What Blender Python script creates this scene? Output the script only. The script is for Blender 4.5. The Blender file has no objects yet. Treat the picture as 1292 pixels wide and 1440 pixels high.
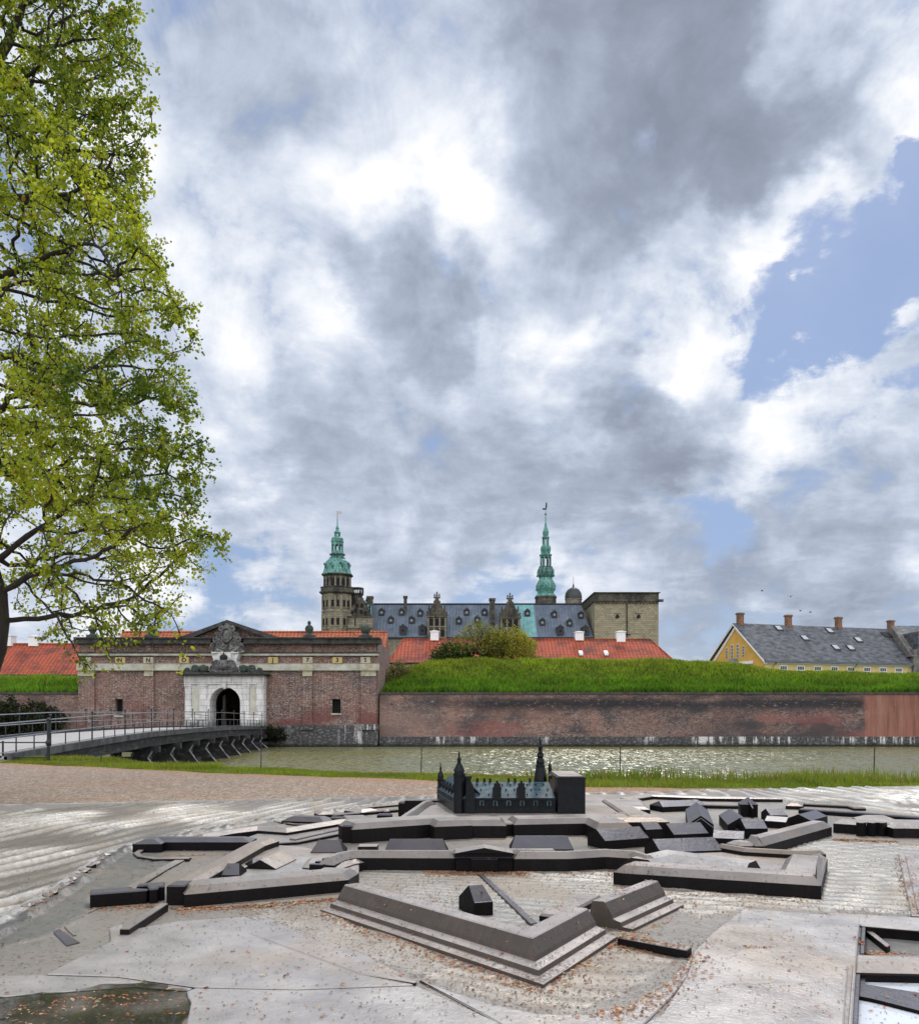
import bpy, math, random
import numpy as np
from mathutils import Vector, Matrix
R = math.radians
random.seed(7); RNG = np.random.default_rng(7)
SC = bpy.context.scene; COL = SC.collection
F = 1200.0; CX = 646.0; HY = 1000.0; EYE = 1.6; TZ = 0.75

def P(x, y, Y):
    return Vector(((x - CX) / F * Y, Y, EYE - (y - HY) / F * Y))
def XA(x, Y): return (x - CX) / F * Y
def ZA(y, Y): return EYE - (y - HY) / F * Y
def T(x, y, h=0.0):
    Y = F * (EYE - TZ - h) / (y - HY)
    return ((x - CX) / F * Y, Y)

# ------------------------------------------------------------------ scene tree helpers
ORG = {}
def tag(o, label=None, cat=None, group=None, kind=None):
    if label: o['label'] = label
    if cat: o['category'] = cat
    if group: o['group'] = group
    if kind: o['kind'] = kind
    return o
def thing(name, loc, label, cat, group=None):
    o = bpy.data.objects.new(name, None); COL.objects.link(o)
    o.location = loc; o.empty_display_size = 0.2
    ORG[o.name] = Vector(loc)
    return tag(o, label, cat, group)
def link_mesh(name, me, parent=None, loc=None):
    o = bpy.data.objects.new(name, me); COL.objects.link(o)
    if parent is not None:
        o.parent = parent; ORG[o.name] = ORG[parent.name]
    else:
        ORG[o.name] = Vector(loc or (0, 0, 0)); o.location = ORG[o.name]
    return o
def copy_tree(o, parent=None, loc=None):
    c = o.copy(); COL.objects.link(c); c.parent = parent
    if loc is not None: c.location = loc
    ORG[c.name] = Vector(loc) if loc is not None else ORG.get(o.name, Vector())
    for ch in [q for q in bpy.data.objects if q.parent == o]:
        copy_tree(ch, c)
    return c

class MB:
    def __init__(s, xf=None):
        s.v = []; s.f = []; s.xf = xf
    def vert(s, p):
        s.v.append(tuple(s.xf(p)) if s.xf else tuple(p)); return len(s.v) - 1
    def face(s, pts):
        s.f.append([s.vert(p) for p in pts])
    def box(s, x0, x1, y0, y1, z0, z1):
        p = [(x0,y0,z0),(x1,y0,z0),(x1,y1,z0),(x0,y1,z0),(x0,y0,z1),(x1,y0,z1),(x1,y1,z1),(x0,y1,z1)]
        i = [s.vert(q) for q in p]
        for a in ((0,3,2,1),(4,5,6,7),(0,1,5,4),(1,2,6,5),(2,3,7,6),(3,0,4,7)):
            s.f.append([i[k] for k in a])
        return s
    def prism(s, poly, z0, z1, cap=True):
        n = len(poly); a = [s.vert((p[0], p[1], z0)) for p in poly]; b = [s.vert((p[0], p[1], z1)) for p in poly]
        for k in range(n):
            q = (k + 1) % n; s.f.append([a[k], a[q], b[q], b[k]])
        if cap: s.f.append(b[:]); s.f.append(a[::-1])
        return s
    def slabxz(s, poly, y0, y1):
        """poly in x,z extruded in y (y0 front)"""
        n = len(poly); a = [s.vert((p[0], y0, p[1])) for p in poly]; b = [s.vert((p[0], y1, p[1])) for p in poly]
        for k in range(n):
            q = (k + 1) % n; s.f.append([a[k], b[k], b[q], a[q]])
        s.f.append(a[:]); s.f.append(b[::-1]); return s
    def loft(s, rings, close=True, caps=True):
        idx = [[s.vert(p) for p in r] for r in rings]; n = len(rings[0])
        for a, b in zip(idx, idx[1:]):
            for k in range(n if close else n - 1):
                q = (k + 1) % n; s.f.append([a[k], a[q], b[q], b[k]])
        if caps and close: s.f.append(idx[0][::-1]); s.f.append(idx[-1][:])
        return s
    def lathe(s, prof, c, seg=16, rot=0.0):
        """prof: (r, z) from bottom to top"""
        rings = [[(c[0] + max(r, 1e-4) * math.cos(rot + 2*math.pi*k/seg), c[1] + max(r, 1e-4) * math.sin(rot + 2*math.pi*k/seg), c[2] + z)
                  for k in range(seg)] for r, z in prof]
        return s.loft(rings)
    def tube(s, a, b, r0, r1=None, seg=6):
        r1 = r0 if r1 is None else r1
        a = Vector(a); b = Vector(b); d = (b - a).normalized()
        u = d.cross(Vector((0, 0, 1)) if abs(d.z) < .9 else Vector((1, 0, 0))).normalized(); w = d.cross(u)
        rings = [[c + (u*math.cos(2*math.pi*k/seg) + w*math.sin(2*math.pi*k/seg))*r for k in range(seg)] for c, r in ((a, r0), (b, r1))]
        return s.loft(rings)
    def pipe(s, pts, r, seg=6):
        for a, b in zip(pts, pts[1:]): s.tube(a, b, r, r, seg)
        return s
    def ball(s, c, r, seg=10, sz=1.0):
        n = 6; return s.lathe([(r*math.sin(math.pi*k/n), -r*sz*math.cos(math.pi*k/n)) for k in range(n + 1)], c, seg)
    def build(s, name, mat, parent=None, smooth=False, loc=None):
        org = ORG[parent.name] if parent is not None else Vector(loc or (0, 0, 0))
        me = bpy.data.meshes.new(name)
        v = [(p[0]-org[0], p[1]-org[1], p[2]-org[2]) for p in s.v]
        me.from_pydata(v, [], s.f); me.update()
        import bmesh
        bm = bmesh.new(); bm.from_mesh(me); bmesh.ops.recalc_face_normals(bm, faces=bm.faces); bm.to_mesh(me); bm.free()
        if smooth:
            me.polygons.foreach_set('use_smooth', [True] * len(me.polygons))
            try: me.set_sharp_from_angle(angle=R(40))
            except Exception: pass
        if mat: me.materials.append(mat)
        return link_mesh(name, me, parent, loc)

def np_mesh(name, verts, faces, mat, parent=None, tint=None, loc=None, smooth=False):
    """faces: (n,3) or (n,4) int array; tint: per-vertex rgb"""
    me = bpy.data.meshes.new(name); n, k = faces.shape
    me.vertices.add(len(verts)); me.vertices.foreach_set('co', np.ascontiguousarray(verts, dtype=np.float32).ravel())
    me.loops.add(n * k); me.loops.foreach_set('vertex_index', np.ascontiguousarray(faces, dtype=np.int32).ravel())
    me.polygons.add(n); me.polygons.foreach_set('loop_start', np.arange(0, n * k, k, dtype=np.int32))
    me.polygons.foreach_set('loop_total', np.full(n, k, dtype=np.int32))
    if smooth: me.polygons.foreach_set('use_smooth', np.ones(n, dtype=bool))
    me.update(calc_edges=True)
    if tint is not None:
        a = me.color_attributes.new('tint', 'FLOAT_COLOR', 'POINT')
        c = np.ones((len(verts), 4), dtype=np.float32); c[:, :3] = tint
        a.data.foreach_set('color', c.ravel())
    if mat: me.materials.append(mat)
    return link_mesh(name, me, parent, loc)

# ------------------------------------------------------------------ materials
class NT:
    def __init__(s, name, rough=.8):
        s.m = bpy.data.materials.new(name); s.m.use_nodes = True; s.t = s.m.node_tree; s.t.nodes.clear()
        s.out = s.n('ShaderNodeOutputMaterial'); s.b = s.n('ShaderNodeBsdfPrincipled')
        s.l(s.b.outputs[0], s.out.inputs[0]); s.b.inputs['Roughness'].default_value = rough
        s.tc = s.n('ShaderNodeTexCoord'); s.pos = s.n('ShaderNodeNewGeometry').outputs['Position']
    def n(s, t, **k):
        q = s.t.nodes.new(t)
        for a, b in k.items(): setattr(q, a, b)
        return q
    def l(s, a, b): s.t.links.new(a, b)
    def inp(s, sock, v):
        if isinstance(v, (int, float)): sock.default_value = v
        elif isinstance(v, (tuple, list)): sock.default_value = (tuple(v) + (1,))[:4] if sock.type == 'RGBA' else tuple(v)
        else: s.l(v, sock)
    def mapv(s, v, scale=(1,1,1), loc=(0,0,0), rot=(0,0,0)):
        q = s.n('ShaderNodeMapping'); s.l(v, q.inputs[0]); q.inputs['Scale'].default_value = scale
        q.inputs['Location'].default_value = loc; q.inputs['Rotation'].default_value = rot; return q.outputs[0]
    def noise(s, v, scale, detail=4, rough=.55, dist=0.0, color=False):
        q = s.n('ShaderNodeTexNoise'); s.l(v, q.inputs['Vector']); q.inputs['Scale'].default_value = scale
        q.inputs['Detail'].default_value = detail; q.inputs['Roughness'].default_value = rough; q.inputs['Distortion'].default_value = dist
        return q.outputs[1 if color else 0]
    def voro(s, v, scale, out='Distance', feature='F1'):
        q = s.n('ShaderNodeTexVoronoi', feature=feature); s.l(v, q.inputs['Vector']); q.inputs['Scale'].default_value = scale; return q.outputs[out]
    def ramp(s, v, stops, interp='LINEAR'):
        q = s.n('ShaderNodeValToRGB'); s.l(v, q.inputs[0]); e = q.color_ramp.elements; q.color_ramp.interpolation = interp
        while len(e) < len(stops): e.new(.5)
        for i, (p, c) in enumerate(stops):
            e[i].position = p; e[i].color = (c, c, c, 1) if isinstance(c, (int, float)) else tuple(c) + (1,)
        return q.outputs[0]
    def mix(s, fac, a, b, mode='MIX'):
        q = s.n('ShaderNodeMix', data_type='RGBA', blend_type=mode); s.inp(q.inputs[0], fac)
        s.inp(q.inputs[6], a); s.inp(q.inputs[7], b); return q.outputs[2]
    def math(s, op, a, b=0.0, c=None, clamp=False):
        q = s.n('ShaderNodeMath', operation=op, use_clamp=clamp); s.inp(q.inputs[0], a); s.inp(q.inputs[1], b)
        if c is not None: s.inp(q.inputs[2], c)
        return q.outputs[0]
    def sep(s, v):
        q = s.n('ShaderNodeSeparateXYZ'); s.l(v, q.inputs[0]); return q.outputs
    def comb(s, x, y, z):
        q = s.n('ShaderNodeCombineXYZ'); s.inp(q.inputs[0], x); s.inp(q.inputs[1], y); s.inp(q.inputs[2], z); return q.outputs[0]
    def rng(s, v, a, b, c=0.0, d=1.0, smooth=True):
        q = s.n('ShaderNodeMapRange', interpolation_type='SMOOTHSTEP' if smooth else 'LINEAR'); s.inp(q.inputs[0], v)
        for i, w in enumerate((a, b, c, d)): q.inputs[i + 1].default_value = w
        return q.outputs[0]
    def bump(s, h, dist=.01, strength=.6, normal=None):
        q = s.n('ShaderNodeBump'); q.inputs['Strength'].default_value = strength; q.inputs['Distance'].default_value = dist; s.l(h, q.inputs['Height'])
        if normal: s.l(normal, q.inputs['Normal'])
        s.l(q.outputs[0], s.b.inputs['Normal']); return q.outputs[0]
    def base(s, c): s.inp(s.b.inputs['Base Color'], c); return s
    def attr(s):
        q = s.n('ShaderNodeAttribute', attribute_name='tint'); return q.outputs['Color']
    def set(s, **k):
        for a, b in k.items(): s.inp(s.b.inputs[a.replace('_', ' ')], b)
        return s

def simple(name, c, rough=.8, var=.3, scale=2.0, metal=0.0, bump=0.0, stretch=(1,1,1), spec=None, bscale=None):
    m = NT(name, rough); v = m.mapv(m.pos, stretch)
    n = m.noise(v, scale, 5, .6)
    lo = tuple(x * (1 - var) for x in c); hi = tuple(min(1, x * (1 + var)) for x in c)
    m.base(m.ramp(n, [(.3, lo), (.7, hi)])); m.set(Metallic=metal)
    if spec is not None: m.b.inputs['Specular IOR Level'].default_value = spec
    if bump: m.bump(m.noise(v, bscale or scale * 4, 4, .6), bump)
    return m.m

def brick_mat(name, c1, c2, mortar, bw=.26, bh=.085, stain=(.03,.028,.03), stain_lo=.5, stain_hi=.75, diaper=False, extra=None, rough=.9):
    m = NT(name, rough); x, y, z = m.sep(m.pos)
    u = m.math('ADD', x, y)
    vec = m.comb(u, z, 0.0)
    q = m.n('ShaderNodeTexBrick'); m.l(vec, q.inputs['Vector'])
    q.inputs['Scale'].default_value = 1; q.inputs['Brick Width'].default_value = bw; q.inputs['Row Height'].default_value = bh
    q.inputs['Mortar Size'].default_value = .009; q.inputs['Mortar Smooth'].default_value = .3; q.inputs['Bias'].default_value = -.1
    m.inp(q.inputs['Color1'], c1); m.inp(q.inputs['Color2'], c2); m.inp(q.inputs['Mortar'], mortar)
    col = q.outputs[0]
    # individual burnt / pale bricks
    row = m.math('FLOOR', m.math('DIVIDE', z, bh))
    cell = m.comb(m.math('FLOOR', m.math('ADD', m.math('DIVIDE', u, bw * .5), m.math('MULTIPLY', row, .37))), row, 0.0)
    wn = m.n('ShaderNodeTexWhiteNoise', noise_dimensions='2D'); m.l(cell, wn.inputs['Vector'])
    col = m.mix(m.rng(wn.outputs[0], .55, .95, 0, .75), col, tuple(k * .25 for k in c1))
    col = m.mix(m.rng(wn.outputs[0], .35, .0, 0, .55), col, tuple(min(1, k * 1.25 + .04) for k in mortar))
    if diaper:
        a = m.math('SINE', m.math('MULTIPLY', m.math('ADD', u, m.math('MULTIPLY', z, 1.5)), 12.0))
        b = m.math('SINE', m.math('MULTIPLY', m.math('SUBTRACT', u, m.math('MULTIPLY', z, 1.5)), 12.0))
        d = m.math('MULTIPLY', a, b)
        col = m.mix(m.rng(d, .0, .7, 0, .5), col, tuple(k * .3 for k in c1))
    big = m.noise(m.mapv(m.pos, (.35, .35, .8)), .9, 6, .62)
    col = m.mix(m.rng(big, stain_lo, stain_hi, 0, .85), col, stain)
    tone = m.noise(m.pos, .35, 3, .5)
    col = m.mix(m.rng(tone, .35, .65, 0, .35), col, tuple(min(1, k * 1.7) for k in (c1[0], c1[1] * .9, c1[2] * .8)))
    if extra: col = extra(m, col, x, y, z)
    m.base(col); m.bump(m.math('ADD', q.outputs[1], m.math('MULTIPLY', m.noise(m.pos, 6, 5, .7), .9)), .02, .7)
    return m.m
# ------------------------------------------------------------------ camera, render, sky
cam = bpy.data.cameras.new('camera'); co = bpy.data.objects.new('camera', cam); COL.objects.link(co)
co.location = (0, 0, EYE); co.rotation_euler = (R(90), 0, 0)
cam.sensor_fit = 'VERTICAL'; cam.sensor_height = 36; cam.lens = 36 * F / 1440; cam.shift_y = (HY - 720) / 1440.0
cam.clip_start = .05; cam.clip_end = 6000
SC.camera = co
SC.view_settings.view_transform = 'Standard'; SC.view_settings.look = 'None'; SC.view_settings.exposure = 0.12; SC.view_settings.gamma = 1
SUN_EL, SUN_AZ = 48.0, 14.0      # azimuth to the right of straight ahead
sun = bpy.data.lights.new('sun', 'SUN'); so = bpy.data.objects.new('sun', sun); COL.objects.link(so)
sun.energy = 1.2; sun.angle = R(10); sun.color = (1, .96, .88)
so.rotation_euler = (R(90 - SUN_EL), 0, R(180 - SUN_AZ) + math.pi)
_d = Vector((math.sin(R(SUN_AZ)) * math.cos(R(SUN_EL)), math.cos(R(SUN_AZ)) * math.cos(R(SUN_EL)), math.sin(R(SUN_EL))))
so.rotation_euler = _d.to_track_quat('Z', 'Y').to_euler()

W = bpy.data.worlds.new('World'); SC.world = W; W.use_nodes = True
def sky():
    m = NT.__new__(NT); m.t = W.node_tree; m.t.nodes.clear()
    out = m.n('ShaderNodeOutputWorld'); bg = m.n('ShaderNodeBackground'); m.l(bg.outputs[0], out.inputs[0])
    nis = m.n('ShaderNodeTexSky', sky_type='NISHITA', sun_disc=False); nis.sun_elevation = R(SUN_EL); nis.sun_rotation = R(SUN_AZ)
    nis.air_density = 1.0; nis.dust_density = 1.0; nis.ozone_density = 2.0
    tc = m.n('ShaderNodeTexCoord'); d = tc.outputs['Generated']
    x, y, z = m.sep(d)
    zz = m.math('ADD', m.math('MAXIMUM', z, 0.0), .22)
    plane = m.comb(m.math('DIVIDE', x, zz), m.math('DIVIDE', y, zz), 0.0)
    # warp the direction so that the cloud masses get ragged outlines
    w1 = m.noise(d, 3.2, 5, .6, color=True); w2 = m.noise(plane, 2.6, 7, .66, color=True)
    def warp(v, w, k):
        a = m.n('ShaderNodeVectorMath', operation='SUBTRACT'); m.l(w, a.inputs[0]); a.inputs[1].default_value = (.5, .5, .5)
        b = m.n('ShaderNodeVectorMath', operation='SCALE'); m.l(a.outputs[0], b.inputs[0]); b.inputs['Scale'].default_value = k
        c = m.n('ShaderNodeVectorMath', operation='ADD'); m.l(v, c.inputs[0]); m.l(b.outputs[0], c.inputs[1]); return c.outputs[0]
    dw = warp(warp(d, w1, .34), w2, .16)
    nn = m.n('ShaderNodeVectorMath', operation='NORMALIZE'); m.l(dw, nn.inputs[0]); dw = nn.outputs[0]
    def blob(px, py, r, wgt, soft=0.0):
        c = Vector(((px - CX) / F, 1, (HY - py) / F)).normalized(); ang = math.atan(r / F * c.y)
        q = m.n('ShaderNodeVectorMath', operation='DOT_PRODUCT'); m.l(dw, q.inputs[0]); q.inputs[1].default_value = c
        return m.rng(q.outputs['Value'], math.cos(ang), math.cos(ang * soft), 0, wgt)
    def total(bl, start=0.0):
        s = start
        for b in bl: s = m.math('ADD', s, blob(*b))
        return s
    f1 = m.noise(plane, 1.3, 8, .58, .3); f2 = m.noise(plane, 4.5, 6, .62, .4); f0 = m.noise(d, 8.0, 8, .68, .5)
    # dark masses (negative) and sunlit masses (positive) of the cloud deck
    dark = total([(880, 210, 250, .62, .45), (1030, 90, 190, .5, .4), (1150, 150, 120, .5, .3), (840, 60, 200, .35, .3), (620, 440, 120, .55, .35), (730, 480, 110, .35, .3),
                  (560, 400, 80, .25, .2), (820, 640, 170, .5, .3), (960, 600, 120, .5, .3), (700, 660, 130, .42, .3), (600, 720, 120, .35, .2), (440, 650, 120, .45, .25),
                  (880, 700, 110, .3, .2), (330, 640, 90, .3, .2), (350, 60, 160, .30, .2), (560, 560, 120, .22, .2), (1000, 800, 220, .30, .3), (1250, 770, 200, .35, .3), (1150, 830, 170, .42, .3), (1280, 850, 140, .35, .3), (980, 860, 150, .3, .3), (380, 860, 160, .25, .3)])
    dark = m.math('DIVIDE', dark, m.math('ADD', 1.0, m.math('MULTIPLY', dark, .55)))
    lite = total([(1120, 20, 100, .55, .3), (1240, 190, 110, .4, .3), (960, 340, 110, .6, .3), (1090, 330, 100, .5, .3), (590, 330, 110, .45, .2), (700, 330, 120, .4, .2),
                  (860, 420, 130, .4, .3), (780, 545, 110, .45, .2), (980, 490, 90, .35, .2), (1080, 600, 110, .35, .2), (1000, 735, 100, .4, .2), (400, 480, 170, .22, .2), (300, 780, 120, .35, .2),
                  (700, 770, 150, .25, .2), (1150, 700, 110, .3, .2), (260, 330, 160, .18, .2), (1270, 350, 60, .4, .2), (1180, 560, 130, .25, .2), (1250, 30, 120, .3, .2)])
    clear = total([(1255, 270, 100, .62, .3), (1160, 400, 110, .72, .3), (1060, 420, 80, .5, .3), (1110, 470, 80, .5, .3), (1290, 240, 90, .6, .3), (1200, 840, 190, .42, .3), (1000, 850, 170, .26, .3),
                   (330, 850, 120, .5, .3), (480, 900, 160, .3, .3), (1290, 520, 60, .3, .2), (700, 880, 140, .3, .2)])
    tex = m.math('ADD', m.math('MULTIPLY', m.math('SUBTRACT', f1, .5), 1.25), m.math('MULTIPLY', m.math('SUBTRACT', f2, .5), .75))
    # billowed structure: rounded lumps at three sizes
    def billow(sc, k):
        q = m.n('ShaderNodeTexVoronoi', feature='F1'); m.l(dw3, q.inputs['Vector']); q.inputs['Scale'].default_value = sc
        return m.math('MULTIPLY', m.math('SUBTRACT', .42, q.outputs['Distance']), k)
    f2c = m.noise(d, 14, 4, .6, color=True); dw3 = warp(warp(d, w1, .10), f2c, .07)
    tex = m.math('ADD', tex, m.math('MULTIPLY', m.math('SUBTRACT', f0, .5), .85))
    tex = m.math('ADD', tex, m.math('ADD', billow(6.5, .50), billow(17, .34)))
    shade = m.math('ADD', m.math('SUBTRACT', m.math('ADD', .56, m.math('MULTIPLY', lite, .62)), m.math('MULTIPLY', dark, .80)), tex)
    f3 = m.noise(plane, 11, 5, .68, .3); shade = m.math('ADD', shade, m.math('MULTIPLY', m.math('SUBTRACT', f3, .5), .30)); shade = m.math('ADD', .26, m.math('MULTIPLY', shade, .72))
    cloud = m.ramp(shade, [(0.0, (.24, .28, .355)), (.2, (.30, .345, .435)), (.40, (.405, .465, .575)), (.58, (.55, .615, .735)), (.76, (.77, .81, .885)), (.92, (.96, .96, .98))])
    cover = m.rng(m.math('ADD', m.math('SUBTRACT', m.math('SUBTRACT', clear, m.math('MULTIPLY', m.math('MAXIMUM', m.math('SUBTRACT', dark, .35), 0.0), 1.1)), .42), m.math('MULTIPLY', tex, -1.6)), -.18, .34, 1.0, .04)
    s1 = m.n('ShaderNodeVectorMath', operation='SCALE'); m.l(nis.outputs[0], s1.inputs[0]); s1.inputs['Scale'].default_value = .075
    blue = m.mix(1.0, s1.outputs[0], (1.0, 1.0, 1.0), 'MULTIPLY')
    blue = m.mix(.55, blue, (.245, .375, .68))
    col = m.mix(cover, blue, cloud)
    # unseen sky half behind the viewer, brightened to fill camera-facing surfaces
    back = m.rng(y, .1, -.5, 0.0, 1.0)
    col = m.mix(m.math('MULTIPLY', back, .85), col, (1.75, 1.75, 1.78))
    m.l(col, bg.inputs[0]); bg.inputs[1].default_value = 1.0
    W.cycles.sampling_method = 'MANUAL'; W.cycles.sample_map_resolution = 1024
sky()
SC.cycles.use_denoising = True
SC.cycles.max_bounces = 6; SC.cycles.diffuse_bounces = 3; SC.cycles.glossy_bounces = 3; SC.cycles.transparent_max_bounces = 6
SC.cycles.caustics_reflective = False; SC.cycles.caustics_refractive = False
# ------------------------------------------------------------------ ground, path, water
WZ = -1.62     # water level
def lerp(a, b, t): return a + (b - a) * t
def sstep(a, b, x):
    t = np.clip((x - a) / (b - a), 0, 1); return t * t * (3 - 2 * t)
def crest_y(X): return np.interp(X, [-40, -12.4, -6.2, -.9, 4.5, 11.3, 40], [34, 28.2, 23.7, 21.2, 20.0, 19.6, 22])
def ramp_top(X):
    """height of the rampart crest along X"""
    t = np.interp(X, [-80, -40, -34.6, -34.5, -7.2, -7.0, -5.5, -3.2, 3, 20, 26, 31, 35, 48, 200], [5.1, 5.0, 5.0, 3.2, 3.2, 4.5, 5.7, 6.6, 6.75, 6.68, 6.5, 5.90, 5.42, 5.15, 5.1])
    return t
def ground_z(X, Y):
    cy = crest_y(X)
    near = -2.6 * sstep(cy, cy + 4.5, Y) + .02 * np.sin(X * 1.7 + Y)
    # far side: plateau plus rampart mound
    top = ramp_top(X)
    m = lerp(3.3, top, sstep(79.0, 88.5, Y)) + 0.05 * np.sin(X * .7) * sstep(80, 86, Y) * (1 - sstep(90, 94, Y)) * (np.abs(X + 21) > 14)
    m = np.where(Y > 92, lerp(top, 3.2, sstep(92, 103, Y)), m)
    m = np.where((X > -34) & (X < -7.9) & (Y < 91), .02, m)
    return np.where(Y < 78.0, near, m)
def grid(xs, ys):
    X, Y = np.meshgrid(xs, ys); n, k = X.shape
    i = np.arange(n * k).reshape(n, k)
    f = np.stack([i[:-1, :-1], i[:-1, 1:], i[1:, 1:], i[1:, :-1]], -1).reshape(-1, 4)
    return X.ravel(), Y.ravel(), f
def spaced(a, b, step): return list(np.arange(a, b, step))
xs = np.array([-3000, -1200, -500, -250] + spaced(-160, -60, 8) + spaced(-60, 75, .6) + spaced(75, 160, 8) + [250, 500, 1200, 3000])
ys = np.array([-600, -200, -60, -20] + spaced(-10, 17, 3) + spaced(17, 42, .5) + spaced(42, 77.9, 6) + [77.95, 78.05] + spaced(78.5, 104, .75) + [110, 130, 160, 200, 300, 600, 1500, 4500])
X, Y, fc = grid(xs, ys)
gm = NT('turf_soil', .95); g1 = gm.noise(gm.pos, 1.2, 6, .6); g2 = gm.noise(gm.pos, .12, 3, .5)
c = gm.ramp(g1, [(.3, (.045, .075, .018)), (.55, (.07, .12, .022)), (.75, (.12, .15, .04))])
c = gm.mix(gm.rng(g2, .4, .65, 0, .4), c, (.10, .12, .05))
gx, gy, gz = gm.sep(gm.pos)
c = gm.mix(gm.rng(gz, -.5, -1.4), c, (.05, .045, .025))
gm.base(c); gm.bump(gm.noise(gm.pos, 9, 5, .7), .04, .8)
g = np_mesh('ground', np.stack([X, Y, ground_z(X, Y)], -1), fc, gm.m); tag(g, kind='structure')

# gravel path: everything this side of the turf strip
def path_edge(X): return np.interp(X, [-60, -24, -14.4, -6.3, -.75, 2.7, 8, 60], [31, 29, 26.2, 21.7, 19.4, 17.6, 17.0, 17])
px_ = np.array(spaced(-60, 60.01, .5)); vs = []; fs = []
for i, x in enumerate(px_):
    wob = .10 * math.sin(x * 2.3) + .07 * math.sin(x * 5.1 + 1) + .05 * math.sin(x * 11.7)
    for k in range(4): vs.append((x, lerp(-40, path_edge(x) + wob, (0, .6, .9, 1)[k]), .030))
for i in range(len(px_) - 1):
    for k in range(3): fs.append((i*4+k, (i+1)*4+k, (i+1)*4+k+1, i*4+k+1))
pm = NT('gravel', .93)
v1 = pm.voro(pm.pos, 55, 'Color'); bw = pm.n('ShaderNodeRGBToBW'); pm.l(v1, bw.inputs[0])
c = pm.ramp(bw.outputs[0], [(.15, (.08, .06, .05)), (.4, (.26, .195, .145)), (.65, (.38, .29, .215)), (.9, (.60, .50, .44))])
c = pm.mix(pm.rng(pm.noise(pm.mapv(pm.pos, (.4, 1.6, 1)), .8, 4), .42, .7, 0, .55), c, (.36, .20, .115))
sp_ = pm.noise(pm.mapv(pm.pos, (1, .5, 1)), 14, 3, .8); c = pm.mix(pm.rng(sp_, .52, .62, 0, .55), c, (.09, .065, .05)); c = pm.mix(pm.rng(sp_, .46, .36, 0, .5), c, (.66, .52, .42))
ex, ey, ez = pm.sep(pm.pos)
edge = pm.math('ADD', ey, pm.math('MULTIPLY', ex, .53))       # leaf-brown fringe beside the turf
c = pm.mix(pm.math('MULTIPLY', pm.rng(edge, 16.9, 18.9), pm.rng(pm.noise(pm.pos, 5, 4, .7), .35, .6, .15, .8)), c, (.36, .17, .07))
pm.base(c); pm.bump(pm.voro(pm.pos, 22), .012, .8)
pth = np_mesh('path', np.array(vs), np.array(fs), pm.m); tag(pth, kind='structure')

wm = NT('moat_water', .10); wm.base(wm.mix(wm.rng(wm.noise(wm.mapv(wm.pos, (.05, .12, 1)), 1, 3), .4, .6), (.15, .14, .05), (.14, .145, .075)))
wm.set(IOR=1.33, Roughness=.22)
def wslope(scale, sc, k):
    q = wm.noise(wm.mapv(wm.pos, sc), scale, 3, .62, .4, color=True); a = wm.n('ShaderNodeVectorMath', operation='SUBTRACT'); wm.l(q, a.inputs[0]); a.inputs[1].default_value = (.5, .5, .5)
    b = wm.n('ShaderNodeVectorMath', operation='MULTIPLY'); wm.l(a.outputs[0], b.inputs[0]); b.inputs[1].default_value = k; return b.outputs[0]
wa = wm.n('ShaderNodeVectorMath', operation='ADD'); wm.l(wslope(1.0, (2.6, 1.2, 1), (.8, 1.9, 0)), wa.inputs[0]); wm.l(wslope(1.0, (7, 4, 1), (.6, 1.3, 0)), wa.inputs[1])
gust = wm.rng(wm.noise(wm.mapv(wm.pos, (.03, .10, 1)), 1.0, 3), .35, .62, .55, 1.15)
wsx = wm.sep(wm.pos)[0]; gust = wm.math('MULTIPLY', gust, wm.math('MULTIPLY', wm.math('ADD', wm.rng(wsx, -24, 4, .8, 1.05), wm.rng(wsx, 4, 20, 0, .3)), wm.rng(wm.sep(wm.pos)[1], 77, 66, .35, 1.0)))
wb = wm.n('ShaderNodeVectorMath', operation='SCALE'); wm.l(wa.outputs[0], wb.inputs[0]); wm.l(gust, wb.inputs['Scale'])
wc = wm.n('ShaderNodeVectorMath', operation='ADD'); wm.l(wb.outputs[0], wc.inputs[0]); wc.inputs[1].default_value = (0, -.17, 1)
wd_ = wm.n('ShaderNodeVectorMath', operation='NORMALIZE'); wm.l(wc.outputs[0], wd_.inputs[0]); wm.l(wd_.outputs[0], wm.b.inputs['Normal'])
wx, wy, f = grid(np.array([-260, -60, 0, 60, 260]), np.array([22, 50, 78.5]))
w = np_mesh('water', np.stack([wx, wy, wx * 0 + WZ], -1), f, wm.m); tag(w, kind='structure')

# ------------------------------------------------------------------ grass blades
def blades(name, pts, h, wd, lean, cols, mat, label, cat):
    """pts (n,3), tapered bent blades with 5 vertices"""
    n = len(pts); a = RNG.uniform(0, 2*np.pi, n); d = np.stack([np.cos(a), np.sin(a), 0*a], -1)
    la = RNG.uniform(0, 2*np.pi, n); L = np.stack([np.cos(la), np.sin(la), 0*la], -1) * (lean * h)[:, None] * RNG.uniform(.2, 1, n)[:, None]
    up = np.array([0, 0, 1.0])
    w2 = (wd * .5)[:, None]
    v = np.stack([pts - d*w2, pts + d*w2, pts + L*.35 + up*(h*.55)[:, None] + d*w2*.7, pts + L*.35 + up*(h*.55)[:, None] - d*w2*.7,
                  pts + L + up*(h*.98)[:, None]], 1).reshape(-1, 3)
    b = np.arange(n)[:, None] * 5
    f = np.concatenate([b + np.array([0, 1, 2]), b + np.array([0, 2, 3]), b + np.array([3, 2, 4])])
    t = np.repeat(cols, 5, axis=0)
    o = np_mesh(name, v, f, mat, tint=t)
    return tag(o, label, cat, kind='stuff')
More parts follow.
